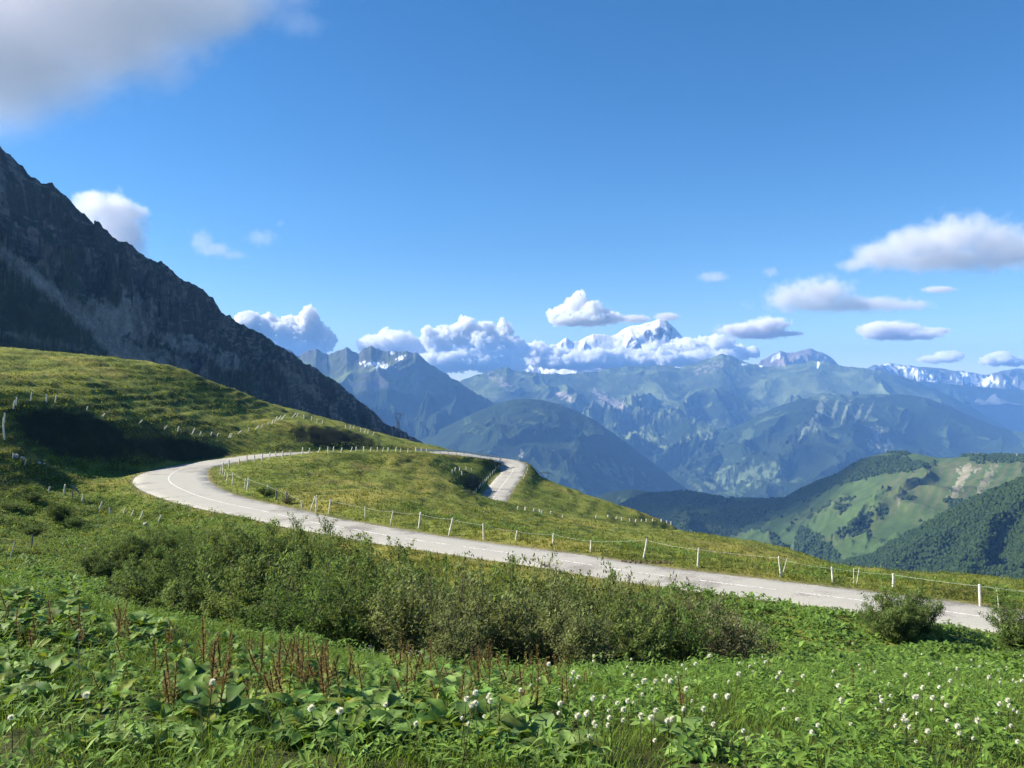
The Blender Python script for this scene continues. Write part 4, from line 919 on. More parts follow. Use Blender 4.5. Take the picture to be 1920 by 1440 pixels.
# ---------------------------------------------------------------- fences, rail, pylons, far things
M_post = plain('weathered_pale_wood', (.64, .60, .50), .85, .35, 14, bump=.004); M_grey = plain('grey_wood', (.20, .18, .16), .9, .3, 14)
M_wire = plain('white_tape', (.62, .62, .58), .5, .1, 30); M_steel = plain('galvanised_steel', (.42, .43, .44), .45, .12, 3, .3); M_pyl = plain('pylon_steel', (.10, .11, .12), .6, .15, 1, .2)
def obj(name, parts, mat, parent=None, loc=None, smooth=False):
    v, f, c = join(parts) if isinstance(parts, list) else parts
    me = mesh_np(name, v, f, c, smooth=smooth); o = link(name, me, mat, parent)
    if loc is not None: o.location = loc
    return o
def post_mesh(name, h, r, mat, seed):
    rg = random.Random(seed); zs = [0 - .25, h * .3, h * .7, h - .02, h]
    p = [[rg.uniform(-.012, .012), rg.uniform(-.012, .012), z] for z in zs]
    v, f, c = tube(p, [r * 1.05, r, r * .97, r * .95, r * .72], (1, 1, 1), 8)
    v[-1, 2] += .005
    me = mesh_np(name, v, f, c, smooth=False); me.materials.append(mat); return me
PM = [post_mesh('post', 1.0, .055, M_post, i) for i in range(4)]; PG = post_mesh('post', 1.0, .055, M_grey, 9)
def empty(name, loc, label, cat, group=None):
    e = bpy.data.objects.new(name, None); C.objects.link(e); e.location = loc; e.empty_display_size = .3; tag(e, label, cat, group); return e
def fence(posts, label, wire=True, name='fence', gd0=20, thick=1.0, slack=.06, wires=(.92,), grey=(), group=None):
    """posts: (px, base_y, top_y, top_dx). Feet found on the ground under the photo's foot; height from the photo."""
    pos = []
    for (px, by, ty, dx) in posts:
        x, y = on_ground(px, by, gd0); z = H(x, y)[0]; h = max(.45, min(1.6, (by - ty) * y / F)); pos.append((x, y, z, h, dx * y / F))
    e = empty(name, (pos[0][0], pos[0][1], pos[0][2]), label, 'fence', group); base = Vector(e.location); tops = []
    for i, (x, y, z, h, dx) in enumerate(pos):
        me = PG if i in grey else PM[i % 4]
        o = bpy.data.objects.new('post', me); C.objects.link(o); o.parent = e
        tl = max(.45, math.hypot(h, dx)); o.location = Vector((x, y, z)) - base; w_ = 1.2 * thick * random.uniform(.85, 1.15); o.scale = (w_, w_, tl)
        o.rotation_euler = (random.uniform(-.1, .1), math.atan2(dx, h) + random.uniform(-.05, .05), 0)
        tops.append((x, y, z, h, dx))
    if wire:
        ws = []
        for fr in wires:
            for a, b in zip(tops[:-1], tops[1:]):
                A_ = np.array([a[0] + a[4] * fr, a[1] - .05, a[2] + a[3] * fr]) - np.array(base); B_ = np.array([b[0] + b[4] * fr, b[1] - .05, b[2] + b[3] * fr]) - np.array(base)
                t_ = np.linspace(0, 1, 7)[:, None]; l = A_ * (1 - t_) + B_ * t_; l[:, 2] -= slack * 4 * (t_ * (1 - t_))[:, 0] * random.uniform(.5, 2)
                ws.append(tube(l, .006, (1, 1, 1), 4))
        obj('wire', ws, M_wire, e)
    return e
fence([(582, 958, 930, 8), (592, 960, 923, 1), (617, 962, 936, 2), (685, 972, 951, 0), (732, 985, 958, 5), (785, 990, 960, 2), (842, 1004, 971, 6), (907, 1013, 982, 0), (967, 1014, 997, 3), (1037, 1023, 1002, 0), (1108, 1034, 1013, 0), (1207, 1047, 1010, 6), (1308, 1065, 1027, 0), (1464, 1082, 1043, -3), (1562, 1091, 1061, -3), (1675, 1103, 1076, 0), (1838, 1137, 1096, 0), (1990, 1160, 1112, 2)],
      'long roadside fence of pale posts with one white tape beside the lower road', thick=1.0)
for i, (px, by, ty, dx, lab) in enumerate([(1466, 1082, 1045, 10, 'thin tilted stake leaning beside a roadside fence post'), (1600, 1094, 1064, 1, 'left one of two thin stakes standing close together'), (1606, 1096, 1064, 5, 'right leaning one of two thin stakes standing close together'), (1873, 1142, 1106, -4, 'thin bare stick by the fence at the right edge')]):
    x, y = on_ground(px, by, 20); z = H(x, y)[0]; o = bpy.data.objects.new('stake', PM[i % 4]); C.objects.link(o); h = (by - ty) * y / F
    o.location = (x, y, z); o.scale = (.4, .4, h); o.rotation_euler = (0, math.atan2(dx * y / F, h), 0); tag(o, lab, 'stake')
# inside the left hairpin
fence([(418, 889, 866, 1), (412, 895, 874, 2), (421, 899, 882, 2), (425, 908, 888, 3), (436, 911, 887, 1), (459, 918, 898, 1), (464, 920, 896, 2), (503, 931, 909, -2), (518, 938, 917, 0), (538, 945, 922, 0), (566, 955, 938, 0)],
      'short fence of pale posts curving inside the left hairpin', thick=1.2, grey=(8, 9))
fence([(430, 880, 865, 0), (448, 872, 860, 0), (463, 868, 855, 0), (478, 866, 853, 0), (492, 864, 850, 0), (505, 862, 848, 1), (517, 860, 846, 0), (530, 858, 845, 0), (545, 856, 844, 0), (567, 852, 840, 1), (580, 851, 840, 1), (597, 850, 840, 3), (615, 849, 838, 0), (625, 848, 838, 1), (640, 848, 839, 1), (658, 847, 838, 3), (668, 846, 837, 0), (682, 846, 837, 0), (695, 846, 837, 1), (708, 846, 838, 0), (718, 847, 838, 1), (728, 847, 839, 0), (742, 847, 839, 2), (752, 848, 840, 0), (765, 848, 840, 0), (780, 849, 841, 0), (790, 849, 842, 0), (800, 850, 842, 0)],
      'row of small pale posts along the brow of the inner meadow below the upper road', wire=False, thick=1.6, gd0=70)
# above the dark cutting
fence([(8, 822, 796, 0), (6, 806, 782, 0), (8, 786, 768, 1), (25, 765, 750, 2), (30, 757, 742, 1), (57, 752, 736, 2), (87, 750, 736, 0), (103, 750, 735, 2), (162, 765, 757, 3), (192, 777, 770, 5), (260, 792, 785, 7), (308, 804, 798, 6), (333, 810, 799, 3), (360, 814, 802, 5), (375, 817, 809, 2), (395, 819, 812, 3), (407, 819, 813, 3), (429, 823, 814, 3)],
      'fence of pale leaning posts along the top of the dark road cutting', thick=1.5, gd0=70, wire=False)
fence([(432, 822, 814, 3), (447, 816, 809, 6), (466, 809, 803, 1), (480, 806, 800, 6), (490, 803, 797, 3), (502, 800, 793, 2), (511, 797, 788, 2), (516, 793, 783, 4), (521, 790, 781, 7), (528, 787, 779, 8), (548, 785, 777, 8), (556, 782, 775, 3), (570, 786, 778, 0), (584, 787, 779, 1), (594, 793, 786, 2), (604, 797, 790, 1), (648, 801, 794, 0), (656, 803, 795, 1), (663, 804, 796, 1), (676, 808, 801, 1), (684, 811, 804, 1), (690, 814, 807, 1), (700, 818, 811, 1)],
      'fence of small pale stakes running on over the second dark bank', thick=1.7, gd0=100, wire=False)
# lower left pasture
fence([(23, 859, 848, 1), (46, 870, 862, 2)], 'two lone pale posts left of the dark cutting near the grey stones', thick=1.4, gd0=50, wire=False)
fence([(90, 925, 913, 3), (119, 930, 911, 2), (154, 946, 931, 1), (186, 959, 943, 7), (207, 963, 952, -1), (232, 966, 954, 3), (246, 972, 960, 5), (262, 980, 963, 8), (296, 988, 972, 7)],
      'line of leaning pale stakes crossing the left pasture', thick=1.4, gd0=50, wire=False)
for (px, by, ty, dx, me_, th, lab) in [(18, 1048, 1011, 11, 0, 1.0, 'pale bare pole leaning right at the left edge above the dock leaves'), (59, 1034, 1002, 2, 9, 1.4, 'upright weathered grey post right of the leaning pale pole')]:
    x, y = on_ground(px, by, 35); z = H(x, y)[0]; o = bpy.data.objects.new('fence_post', PG if me_ == 9 else PM[0]); C.objects.link(o); h = (by - ty) * y / F
    o.location = (x, y, z); o.scale = (th * .8, th * .8, h); o.rotation_euler = (0, math.atan2(dx * y / F, h), 0); tag(o, lab, 'post')
# broken grey gate posts with a fallen rail
x, y = on_ground(141, 941, 50); z = H(x, y)[0]; e = empty('broken_gate', (x, y, z), 'broken grey wooden gate of two posts with a fallen slanting rail in the left pasture', 'gate')
obj('post', tube([[-.35, 0, -.2], [-.33, 0, .8], [-.33, 0, 1.0]], [.07, .07, .06], (1, 1, 1), 8), M_grey, e); obj('post', tube([[.42, 0, -.2], [.42, 0, .7]], [.06, .05], (1, 1, 1), 8), M_grey, e)
obj('rail', tube([[-.38, -.08, 1.45], [-.1, -.08, 1.3], [.45, -.06, .75]], [.14, .12, .1], (1, 1, 1), 8), M_grey, e)
# far slope: tiny posts
fence([(971, 954, 948, 0), (985, 956, 950, 0), (1001, 958, 953, 0), (1012, 959, 954, 0), (1016, 961, 955, 0), (1033, 963, 958, 0), (1055, 966, 961, 0), (1076, 968, 963, 0), (1118, 973, 967, 0), (1140, 973, 970, 0), (1156, 975, 970, 0), (1166, 977, 971, 0), (1181, 978, 973, 0), (1192, 979, 974, 0), (1203, 979, 974, 0), (1212, 980, 975, 0), (1224, 981, 976, 0), (1240, 981, 976, 0), (1250, 982, 977, 0), (1258, 983, 977, 0)],
      'far fence of tiny white posts crossing the slope below the right hairpin', thick=2.0, gd0=120, wire=False)
def offset_pts(pts_s, off): 
    out = []
    for s_ in pts_s:
        i = int(np.argmin(np.abs(SS - s_))); out.append((RC[i, 0] + nrm[i, 0] * off, RC[i, 1] + nrm[i, 1] * off, RC[i, 2]))
    return out
def along(s0, s1, step, off, label, thick=1.6, h=.85):
    pts = offset_pts(np.arange(s0, s1, step), off); e = None
    for i, (x, y, z) in enumerate(pts):
        z = H(x, y)[0]
        if e is None: e = empty('fence', (x, y, z), label, 'fence'); b = Vector(e.location)
        o = bpy.data.objects.new('post', PM[i % 4]); C.objects.link(o); o.parent = e; o.location = Vector((x, y, z)) - b; o.scale = (thick, thick, h * random.uniform(.85, 1.1)); o.rotation_euler = (random.uniform(-.1, .1), random.uniform(-.15, .15), 0)
sH = s_of(957, 872, 211); sI = s_of(947, 905, 185)
along(sH - 1, SS[-1] - 14, 3.2, -4.2 if False else -4.2, 'row of pale posts down the outside of the right hairpin', 1.5, .8)
along(sH + 4, sI - 4, 4.0, 3.6, 'few tiny posts inside the right hairpin', 1.2, .6)
fence([(848, 888, 880, 0), (853, 884, 876, 1), (862, 884, 876, 0), (866, 892, 884, 0), (874, 882, 875, 0), (884, 884, 877, 0)], 'cluster of small posts on the brow above the shaded far cutting', wire=False, thick=1.5, gd0=120)
# guard rail outside the upper bend
ks = np.arange(s_of(790, 848, 185), s_of(961, 880, 205), 1.5); side = -3.55
gp = np.array(offset_pts(ks, side))
e = empty('guard_rail', tuple(gp[0]), 'grey steel guard rail curving round the outside of the far right bend', 'guard rail'); b = gp[0]
prof_ = [(0, .42), (.03, .47), (0, .55), (.03, .63), (0, .72)]
nn = np.array([nrm[int(np.argmin(np.abs(SS - s_)))] for s_ in ks])
V = np.stack([np.stack([gp[:, 0] + nn[:, 0] * o1 - b[0], gp[:, 1] + nn[:, 1] * o1 - b[1], gp[:, 2] + o2 - b[2] + .1], 1) for o1, o2 in prof_ + [(-.05, .72), (-.05, .42)]], 1)
obj('rail', (V.reshape(-1, 3), grid_faces(V.shape[1], V.shape[0]), np.ones((V.shape[0] * V.shape[1], 3))), M_steel, e)
for i in range(0, len(gp), 2):
    obj('post', tube([[0, 0, -.3], [0, 0, .8]], .07, (1, 1, 1), 6), M_steel, e, loc=Vector(gp[i] - b) + Vector((-nn[i][0] * .12, -nn[i][1] * .12, 0)))
# pylons
def pylon(px, py_base, py_top, d, label, sc=1.0):
    z0 = (720 - py_base) * d / F; z1 = (720 - py_top) * d / F; h = z1 - z0
    e = empty('pylon', ((px - 960) * d / F, d, z0 - .05 * h), label, 'pylon'); h = h * 1.05; w0 = h * .115; wn = h * .045; r = h * .009
    def legs(z): return w0 + (wn - w0) * min(1, z / (.58 * h))
    tb = []
    for sx in (-1, 1):
        for sy in (-1, 1): tb.append(tube([[sx * w0, sy * w0, 0], [sx * wn, sy * wn, .58 * h]], r, (1, 1, 1), 4))
    lv = [0, .14, .26, .36, .45, .52, .58]
    for a, c_ in zip(lv[:-1], lv[1:]):
        wa, wc = legs(a * h), legs(c_ * h)
        for sy in (-1, 1):
            tb.append(tube([[-wa, sy * wa, a * h], [wc, sy * wc, c_ * h]], r * .6, (1, 1, 1), 4)); tb.append(tube([[wa, sy * wa, a * h], [-wc, sy * wc, c_ * h]], r * .6, (1, 1, 1), 4))
            tb.append(tube([[sy * wa, -wa, a * h], [sy * wc, wc, c_ * h]], r * .6, (1, 1, 1), 4))
    obj('tower', tb, M_pyl, e)
    hd = []; wt = h * .165
    for sx in (-1, 1):
        for sy in (-1, 1):
            hd.append(tube([[sx * wn, sy * wn, .58 * h], [sx * wt * .95, sy * wn, .80 * h]], r, (1, 1, 1), 4)); hd.append(tube([[sx * wn * .3, sy * wn, .62 * h], [sx * wt * .7, sy * wn, .80 * h]], r * .7, (1, 1, 1), 4))
            hd.append(tube([[sx * wt * .95, sy * wn, .80 * h], [sx * wt * .6, sy * wn, .93 * h]], r, (1, 1, 1), 4))
        hd.append(tube([[sx * wt * .6, 0, .93 * h], [sx * wt * .8, 0, h]], r, (1, 1, 1), 4))
    obj('head', hd, M_pyl, e)
    ar = [tube([[-wt * 1.75, 0, .90 * h], [0, 0, .95 * h], [wt * 1.75, 0, .90 * h]], r, (1, 1, 1), 4), tube([[-wt * 1.75, 0, .90 * h], [0, 0, .91 * h], [wt * 1.75, 0, .90 * h]], r, (1, 1, 1), 4)]
    for q in (-1.7, 0, 1.7): ar.append(tube([[wt * q, 0, .90 * h], [wt * q, 0, .84 * h]], r * .8, (1, 1, 1), 4))
    obj('crossarm', ar, M_pyl, e)
pylon(746, 808, 773, 1330, 'grey lattice pylon standing clear on the dark ridge line left of the road bend')
pylon(1022, 925, 883, 900, 'lattice pylon showing only its head behind the grassy slope right of the hairpin')
# conifers on the ridge end
def conifer(h, seed):
    rg = np.random.default_rng(seed); n = 420; t_ = rg.uniform(.06, 1, n); a = rg.uniform(0, 6.28, n); L = (1 - t_) * h * .24 + h * .02
    p = np.stack([np.zeros(n), np.zeros(n), t_ * h], 1); col = np.array([.016, .028, .012])[None] * rg.uniform(.6, 1.5, (n, 1))
    f = blades(p, a, rg.uniform(-.35, .25, n), L, L * .5 + .1, rg.uniform(0, .4, n), col, ns=2, across=2, rng=rg)
    me_ = mesh_np('crown', *f); me_.materials.append(M_shrub); tk = mesh_np('trunk', *tube([[0, 0, -1], [0, 0, h * .95]], [h * .022, .03], (1, 1, 1), 6)); tk.materials.append(M_bark); return me_, tk
CV = [conifer(10, 1), conifer(10, 2)]
for i, (px, by, hh, lab) in enumerate([(763, 822, 14, 'tallest dark spruce on the ridge right of the pylon'), (757, 816, 5, 'tiny spruce touching the left side of the tallest one'), (776, 826, 5, 'small spruce just right of the tallest one'), (783, 829, 7, 'third spruce down the ridge from the pylon'), (790, 832, 5, 'fourth spruce down the ridge'), (796, 836, 6, 'fifth spruce down the ridge'), (803, 841, 7, 'lowest spruce where the ridge meets the road'), (722, 793, 4, 'single small spruce on the ridge left of the pylon'), (706, 778, 4, 'small spruce notch high on the ridge above the pylon')]):
    d = 1500; e = put_plant('spruce_tree', [('crown', CV[i % 2][0]), ('trunk', CV[i % 2][1])], P(px, by + 2, d), i, hh * d / F / 10, lab, 'tree')
# houses on the green hill and in the village
M_wall = plain('pale_render', (.62, .58, .52), .9, .08, .5); M_roof = plain('grey_roof', (.28, .25, .24), .8, .2, .5); M_win = plain('window_glass', (.05, .06, .07), .2, .1, 1)
def box(x0, x1, y0, y1, z0, z1):
    v = np.array([(x, y, z) for z in (z0, z1) for y in (y0, y1) for x in (x0, x1)], float); f = np.array([(0, 2, 3, 1), (4, 5, 7, 6), (0, 1, 5, 4), (2, 6, 7, 3), (0, 4, 6, 2), (1, 3, 7, 5)])
    return v, f, np.ones((8, 3))
def hillz(px, d, G): 
    i = int(np.argmin(np.abs(G[3][0] - px))); j = int(np.argmin(np.abs(G[1][:, i] - d))); return float(G[2][j, i])
def house(px, d, w_, dp, h, label, group=None, G=None, rz=0.0):
    z = hillz(px, d, H1 if G is None else G); e = empty('house', ((px - 960) * d / F, d, z - .6), label, 'house', group); e.rotation_euler = (0, 0, rz)
    obj('wall', box(-w_ / 2, w_ / 2, -dp / 2, dp / 2, 0, h), M_wall, e)
    rh = dp * .32; o_ = .5
    v = np.array([(-w_ / 2 - o_, -dp / 2 - o_, h + .02), (w_ / 2 + o_, -dp / 2 - o_, h + .02), (w_ / 2 + o_, 0, h + rh), (-w_ / 2 - o_, 0, h + rh), (-w_ / 2 - o_, dp / 2 + o_, h + .02), (w_ / 2 + o_, dp / 2 + o_, h + .02)])
    obj('roof', (v, np.array([(0, 1, 2, 3), (3, 2, 5, 4), (0, 3, 4, 4)[:4] if False else (0, 4, 5, 1)]), np.ones((6, 3))), M_roof, e)
    for q in np.arange(-w_ / 2 + 1.2, w_ / 2 - 1, 2.6):
        for zz in np.arange(1.2, h - 1.2, 2.8): obj('window', box(q, q + 1.1, -dp / 2 - .06, -dp / 2 + .02, zz, zz + 1.3), M_win, e)
def dcr(px):
    i = int(np.argmin(np.abs(H1[3][0] - px))); j = int(np.argmin(np.abs(H1[5][:, i] - 1))); return float(H1[1][j, i]) - 4
dc = dcr(1826)
house(1826, dcr(1826), 12, 9, 5.2, 'white grey-roofed house on the bare hill crest, left of its low neighbour', rz=.2)
house(1835, dcr(1835) + 6, 10, 8, 4.2, 'long low pale house on the hill crest just right of the white one', rz=-.2)
house(1909, dcr(1909), 14, 9, 5.5, 'pale house alone on the hill crest near the right edge', rz=.1)
house(1283, dcr(1283), 12, 10, 6, 'pale farmhouse at the left end of the hamlet on the wooded shoulder', rz=.3)
house(1292, dcr(1292) + 4, 13, 10, 7, 'tallest pale house in the middle of the hamlet on the wooded shoulder', rz=-.1)
house(1301, dcr(1301), 10, 9, 5, 'small pale house at the right end of the hamlet on the wooded shoulder', rz=.2)
house(1367, dcr(1367), 9, 8, 4, 'tiny lone pale hut on the light green shelf right of the hamlet', rz=.5)
# mast on the crest
me = mesh_np('mast', *tube([[0, 0, -1], [0, 0, 9], [0, 0, 15]], [.5, .35, .15], (1, 1, 1), 6)); o = link('mast', me, M_steel); o.location = ((1822 - 960) * dc / F, dc, hillz(1822, dc, H1)); tag(o, 'thin antenna mast beside the white house on the hill crest', 'mast')
# stones
M_stone = plain('limestone', (.34, .32, .29), .9, .25, 3, bump=.05)
def rock(seed, flat=.6):
    rg = np.random.default_rng(seed); v, f = ico(); v = v * (1 + rg.uniform(-.25, .2, (12, 1))) * np.array([1, .8, flat]); me_ = mesh_np('stone', v, np.concatenate([f, f[:, 2:]], 1), np.ones((12, 3)), smooth=False); me_.materials.append(M_stone); return me_
RV = [rock(i) for i in range(4)]
for i, (px, py, s, lab) in enumerate([(28, 856, .5, 'grey stone at the left end of the outcrop under the dark cutting'), (42, 858, .4, 'flat grey stone in the middle of the outcrop under the dark cutting'), (72, 870, .35, 'pale stone in the grass below the outcrop, left one'), (82, 872, .25, 'small pale stone touching the left one below the outcrop'), (272, 992, .35, 'white stone among the leaning stakes in the left pasture'), (184, 992, .3, 'small white stone in the pasture above the thicket')]):
    x, y = on_ground(px, py, 50); o = bpy.data.objects.new('stone', RV[i % 4]); C.objects.link(o); o.location = (x, y, H(x, y)[0] + .1); o.scale = (s, s, s); o.rotation_euler = (0, 0, i * 1.3); tag(o, lab, 'stone')
# rubble at the road edge by the tall post
rb = []
for i in range(60):
    x, y = on_ground(1195 + random.uniform(-30, 70), 1054 + random.uniform(-2, 3), 30); s_ = random.uniform(.04, .13); v, f = ico()
    rb.append((v * s_ * np.array([1, 1, .6]) * np.array(RNG.uniform(.7, 1.2, (12, 1))) + [x, y, H(x, y)[0] + .03], np.concatenate([f, f[:, 2:]], 1), np.ones((12, 3))))
M_rub = plain('brown_rubble', (.13, .09, .06), .95, .4, 5)
o = obj('rubble', rb, M_rub); tag(o, 'strip of small brown rubble along the road edge by the tall tilted post', 'rubble', kind='stuff')
# ---------------------------------------------------------------- clouds (real cloud volumes, far beyond / above the valley haze)
def cloud_mat(name, dens, col=(0.998, 0.998, 0.998), aniso=0.35):
    m, t = new_mat(name)
    o = N(t, 'ShaderNodeOutputMaterial'); v = N(t, 'ShaderNodeVolumePrincipled')
    v.inputs['Color'].default_value = (*col, 1); v.inputs['Density'].default_value = dens
    v.inputs['Anisotropy'].default_value = aniso
    t.links.new(v.outputs[0], o.inputs['Volume'])
    m.cycles.homogeneous_volume = True
    return m
def uv_sphere_mesh(balls):
    v, f = ico()
    # one subdivision
    def sub(v, f):
        v = [tuple(a) for a in v]; idx = {}; nf = []
        def mid(a, b):
            k = (min(a, b), max(a, b))
            if k not in idx:
                m = np.array(v[a]) + np.array(v[b]); m /= np.linalg.norm(m); idx[k] = len(v); v.append(tuple(m))
            return idx[k]
        for a, b, c_ in f:
            ab, bc, ca = mid(a, b), mid(b, c_), mid(c_, a)
            nf += [(a, ab, ca), (b, bc, ab), (c_, ca, bc), (ab, bc, ca)]
        return np.array(v), np.array(nf)
    v, f = sub(v, f); v, f = sub(v, f)
    V = []; Fc = []
    for i, (x, y, z, rx, ry, rz) in enumerate(balls):
        V.append(v * np.array([rx, ry, rz]) + np.array([x, y, z])); Fc.append(f + i * len(v))
    return np.concatenate(V), np.concatenate(Fc)
CT = []
def soft_cloud(balls, d, dens, depth=.8, lo=-.05, hi=.55, nsc=.6, namp=.5, seed=0, aniso=.1, col=(.88, .875, .89)):
    "cloud with feathered edges: a box of vapour whose density falls off from the puffs (px, py, rx, ry)"
    k = d / F; cx = sum(b[0] for b in balls) / len(balls); cyy = sum(b[1] for b in balls) / len(balls)
    x0 = min(b[0] - b[2] * 1.25 for b in balls) - cx; x1 = max(b[0] + b[2] * 1.25 for b in balls) - cx
    z1 = cyy - min(b[1] - b[3] * 1.3 for b in balls); z0 = cyy - max(b[1] + b[3] * 1.3 for b in balls)
    ry = max(min(b[2], b[3] * 3) for b in balls) * depth * 1.25
    v = np.array([(x, y, z) for z in (z0, z1) for y in (-ry, ry) for x in (x0, x1)], float) * k
    f = np.array([(0, 2, 3, 1), (4, 5, 7, 6), (0, 1, 5, 4), (2, 6, 7, 3), (0, 4, 6, 2), (1, 3, 7, 5)])
    m, t = new_mat('soft_vapour'); o = N(t, 'ShaderNodeOutputMaterial'); pv = N(t, 'ShaderNodeVolumePrincipled')
    pv.inputs['Color'].default_value = (*col, 1); pv.inputs['Anisotropy'].default_value = aniso
    tc = N(t, 'ShaderNodeTexCoord'); rng = random.Random(seed)
    n = N(t, 'ShaderNodeTexNoise'); n.inputs['Scale'].default_value = 1.0 / (max(b[3] for b in balls) * k * nsc * 1.2); n.inputs['Detail'].default_value = 8; n.inputs['Roughness'].default_value = .62
    of = N(t, 'ShaderNodeVectorMath', operation='ADD'); of.inputs[1].default_value = (seed * 731.3, seed * 197.1, 0)
    t.links.new(tc.outputs['Object'], of.inputs[0]); t.links.new(of.outputs[0], n.inputs['Vector'])
    cur = None
    for (px, py, rx, r2) in balls:
        s = N(t, 'ShaderNodeVectorMath', operation='SUBTRACT'); s.inputs[1].default_value = ((px - cx) * k, rng.uniform(-.2, .2) * ry * k, (cyy - py) * k); t.links.new(tc.outputs['Object'], s.inputs[0])
        dv = N(t, 'ShaderNodeVectorMath', operation='DIVIDE'); dv.inputs[1].default_value = (rx * k, min(rx, r2 * 3) * k * depth, r2 * k); t.links.new(s.outputs[0], dv.inputs[0])
        ln = N(t, 'ShaderNodeVectorMath', operation='LENGTH'); t.links.new(dv.outputs[0], ln.inputs[0])
        iv = N(t, 'ShaderNodeMath', operation='SUBTRACT'); iv.inputs[0].default_value = 1.0; t.links.new(ln.outputs['Value'], iv.inputs[1])
        if cur is None: cur = iv.outputs[0]
        else:
            mx = N(t, 'ShaderNodeMath', operation='SMOOTH_MAX'); mx.inputs[2].default_value = .25; t.links.new(cur, mx.inputs[0]); t.links.new(iv.outputs[0], mx.inputs[1]); cur = mx.outputs[0]
    a = N(t, 'ShaderNodeMath', operation='MULTIPLY_ADD'); a.inputs[1].default_value = namp * 2; a.inputs[2].default_value = -namp; t.links.new(n.outputs['Fac'], a.inputs[0])
    b = N(t, 'ShaderNodeMath', operation='ADD'); t.links.new(cur, b.inputs[0]); t.links.new(a.outputs[0], b.inputs[1])
    mr = N(t, 'ShaderNodeMapRange'); mr.interpolation_type = 'SMOOTHSTEP'; mr.inputs['From Min'].default_value = lo; mr.inputs['From Max'].default_value = hi; mr.inputs['To Max'].default_value = dens / (max(b_[3] for b_ in balls) * 2 * k)
    t.links.new(b.outputs[0], mr.inputs['Value']); t.links.new(mr.outputs[0], pv.inputs['Density']); t.links.new(pv.outputs[0], o.inputs['Volume'])
    me = mesh_np('cloud', v, f, smooth=False); ob = link('cloud', me, m); ob.location = P(cx, cyy, d); tag(ob, kind='structure'); return ob
def cloud(balls_px, d, tau, depth=0.8, disp=0.16, ts=0.30, vox=55, seed=0, frag=26, aniso=0.0, sub_r=(.16, .42), flat=0.0):
    """balls_px: (px, py, rx, ry) puffs; grown with smaller puffs over their tops, fused to one skin and roughened"""
    rng = random.Random(seed); k = d / F; balls = []
    xs = [b[0] for b in balls_px]; cx = sum(xs) / len(xs); cyy = sum(b[1] for b in balls_px) / len(xs)
    big = max(b[2] for b in balls_px) * k
    for (px, py, rx, ry) in balls_px:
        x, z = (px - cx) * k, -(py - cyy) * k
        y = rng.uniform(-.3, .3) * big
        r = (rx * k, rx * k * depth, ry * k); balls.append((x, y, z) + r)
        for _ in range(frag):
            th = rng.uniform(0, 2 * math.pi); ph = rng.uniform(-.35 if flat < .5 else 0, 1.0) * math.pi / 2
            q = rng.uniform(*sub_r); e = rng.uniform(.72, 1.0)
            bx = x + math.cos(th) * math.cos(ph) * r[0] * e; by = y + math.sin(th) * math.cos(ph) * r[1] * e; bz = z + math.sin(ph) * r[2] * e
            balls.append((bx, by, bz, r[0] * q, r[1] * q, r[2] * q * 1.15))
    V, Fc = uv_sphere_mesh(balls)
    me = mesh_np('cloud', V, Fc)
    o = link('cloud', me); o.location = P(cx, cyy, d)
    ext = max(V.max(0) - V.min(0))
    rm = o.modifiers.new('fuse', 'REMESH'); rm.mode = 'VOXEL'; rm.voxel_size = ext / vox
    for i, (sc_, am) in enumerate([(ts, disp), (ts * .36, disp * .85), (ts * .13, disp * .42)]):
        tx = bpy.data.textures.new('cloud_noise', 'CLOUDS'); tx.noise_scale = big * sc_ * 2; tx.noise_depth = 4; tx.noise_type = 'SOFT_NOISE' if i == 0 else 'HARD_NOISE'
        dm = o.modifiers.new('billow', 'DISPLACE'); dm.texture = tx; dm.strength = big * am * 2; dm.mid_level = .5 if i == 0 else .28
        dm.texture_coords = 'GLOBAL'
    zz = (V[:, 2].max() - V[:, 2].min())
    me.materials.append(cloud_mat('cloud_vapour', tau / zz, aniso=aniso))
    tag(o, kind='structure')
    return o
def cloud_ids(l):
    for i, (o, lab) in enumerate(l): o['label'] = lab
D1 = 20500
# cumulus bank over the range
cloud([(470, 612, 30, 22), (500, 622, 34, 26), (535, 628, 40, 26), (580, 618, 26, 34), (582, 596, 13, 14), (600, 640, 26, 24), (545, 655, 46, 18)], D1, 28, seed=1, vox=170)
cloud([(700, 648, 30, 16), (722, 632, 20, 14), (745, 645, 30, 20), (780, 650, 26, 16), (800, 672, 40, 16)], D1, 12, seed=2, vox=148)
cloud([(825, 642, 28, 26), (870, 635, 36, 30), (905, 642, 32, 28), (940, 625, 20, 22), (955, 655, 36, 22), (850, 675, 60, 20), (920, 680, 60, 18)], D1 - 800, 28, seed=3, vox=191)
cloud([(1060, 668, 30, 9), (1120, 666, 34, 9), (1175, 664, 30, 9), (1230, 660, 30, 10), (1000, 660, 30, 14), (1040, 676, 46, 14), (1090, 678, 50, 14), (1150, 678, 50, 14), (1205, 676, 46, 14), (1250, 674, 40, 14)], D1 + 300, 18, seed=4, vox=212)
cloud([(1290, 650, 30, 12), (1325, 645, 26, 14), (1350, 648, 22, 14), (1390, 660, 34, 12), (1320, 672, 60, 16)], D1 + 500, 14, seed=5, vox=170)
cloud([(1055, 590, 26, 16), (1085, 578, 24, 24), (1110, 590, 30, 18), (1145, 595, 26, 10), (1090, 600, 50, 12)], 19500, 9, seed=6, vox=148)
soft_cloud([(1190, 598, 35.1, 9.5), (1250, 594, 27.0, 9.5)], 19800, 2.5, lo=0, hi=0.6, namp=0.51, seed=16)
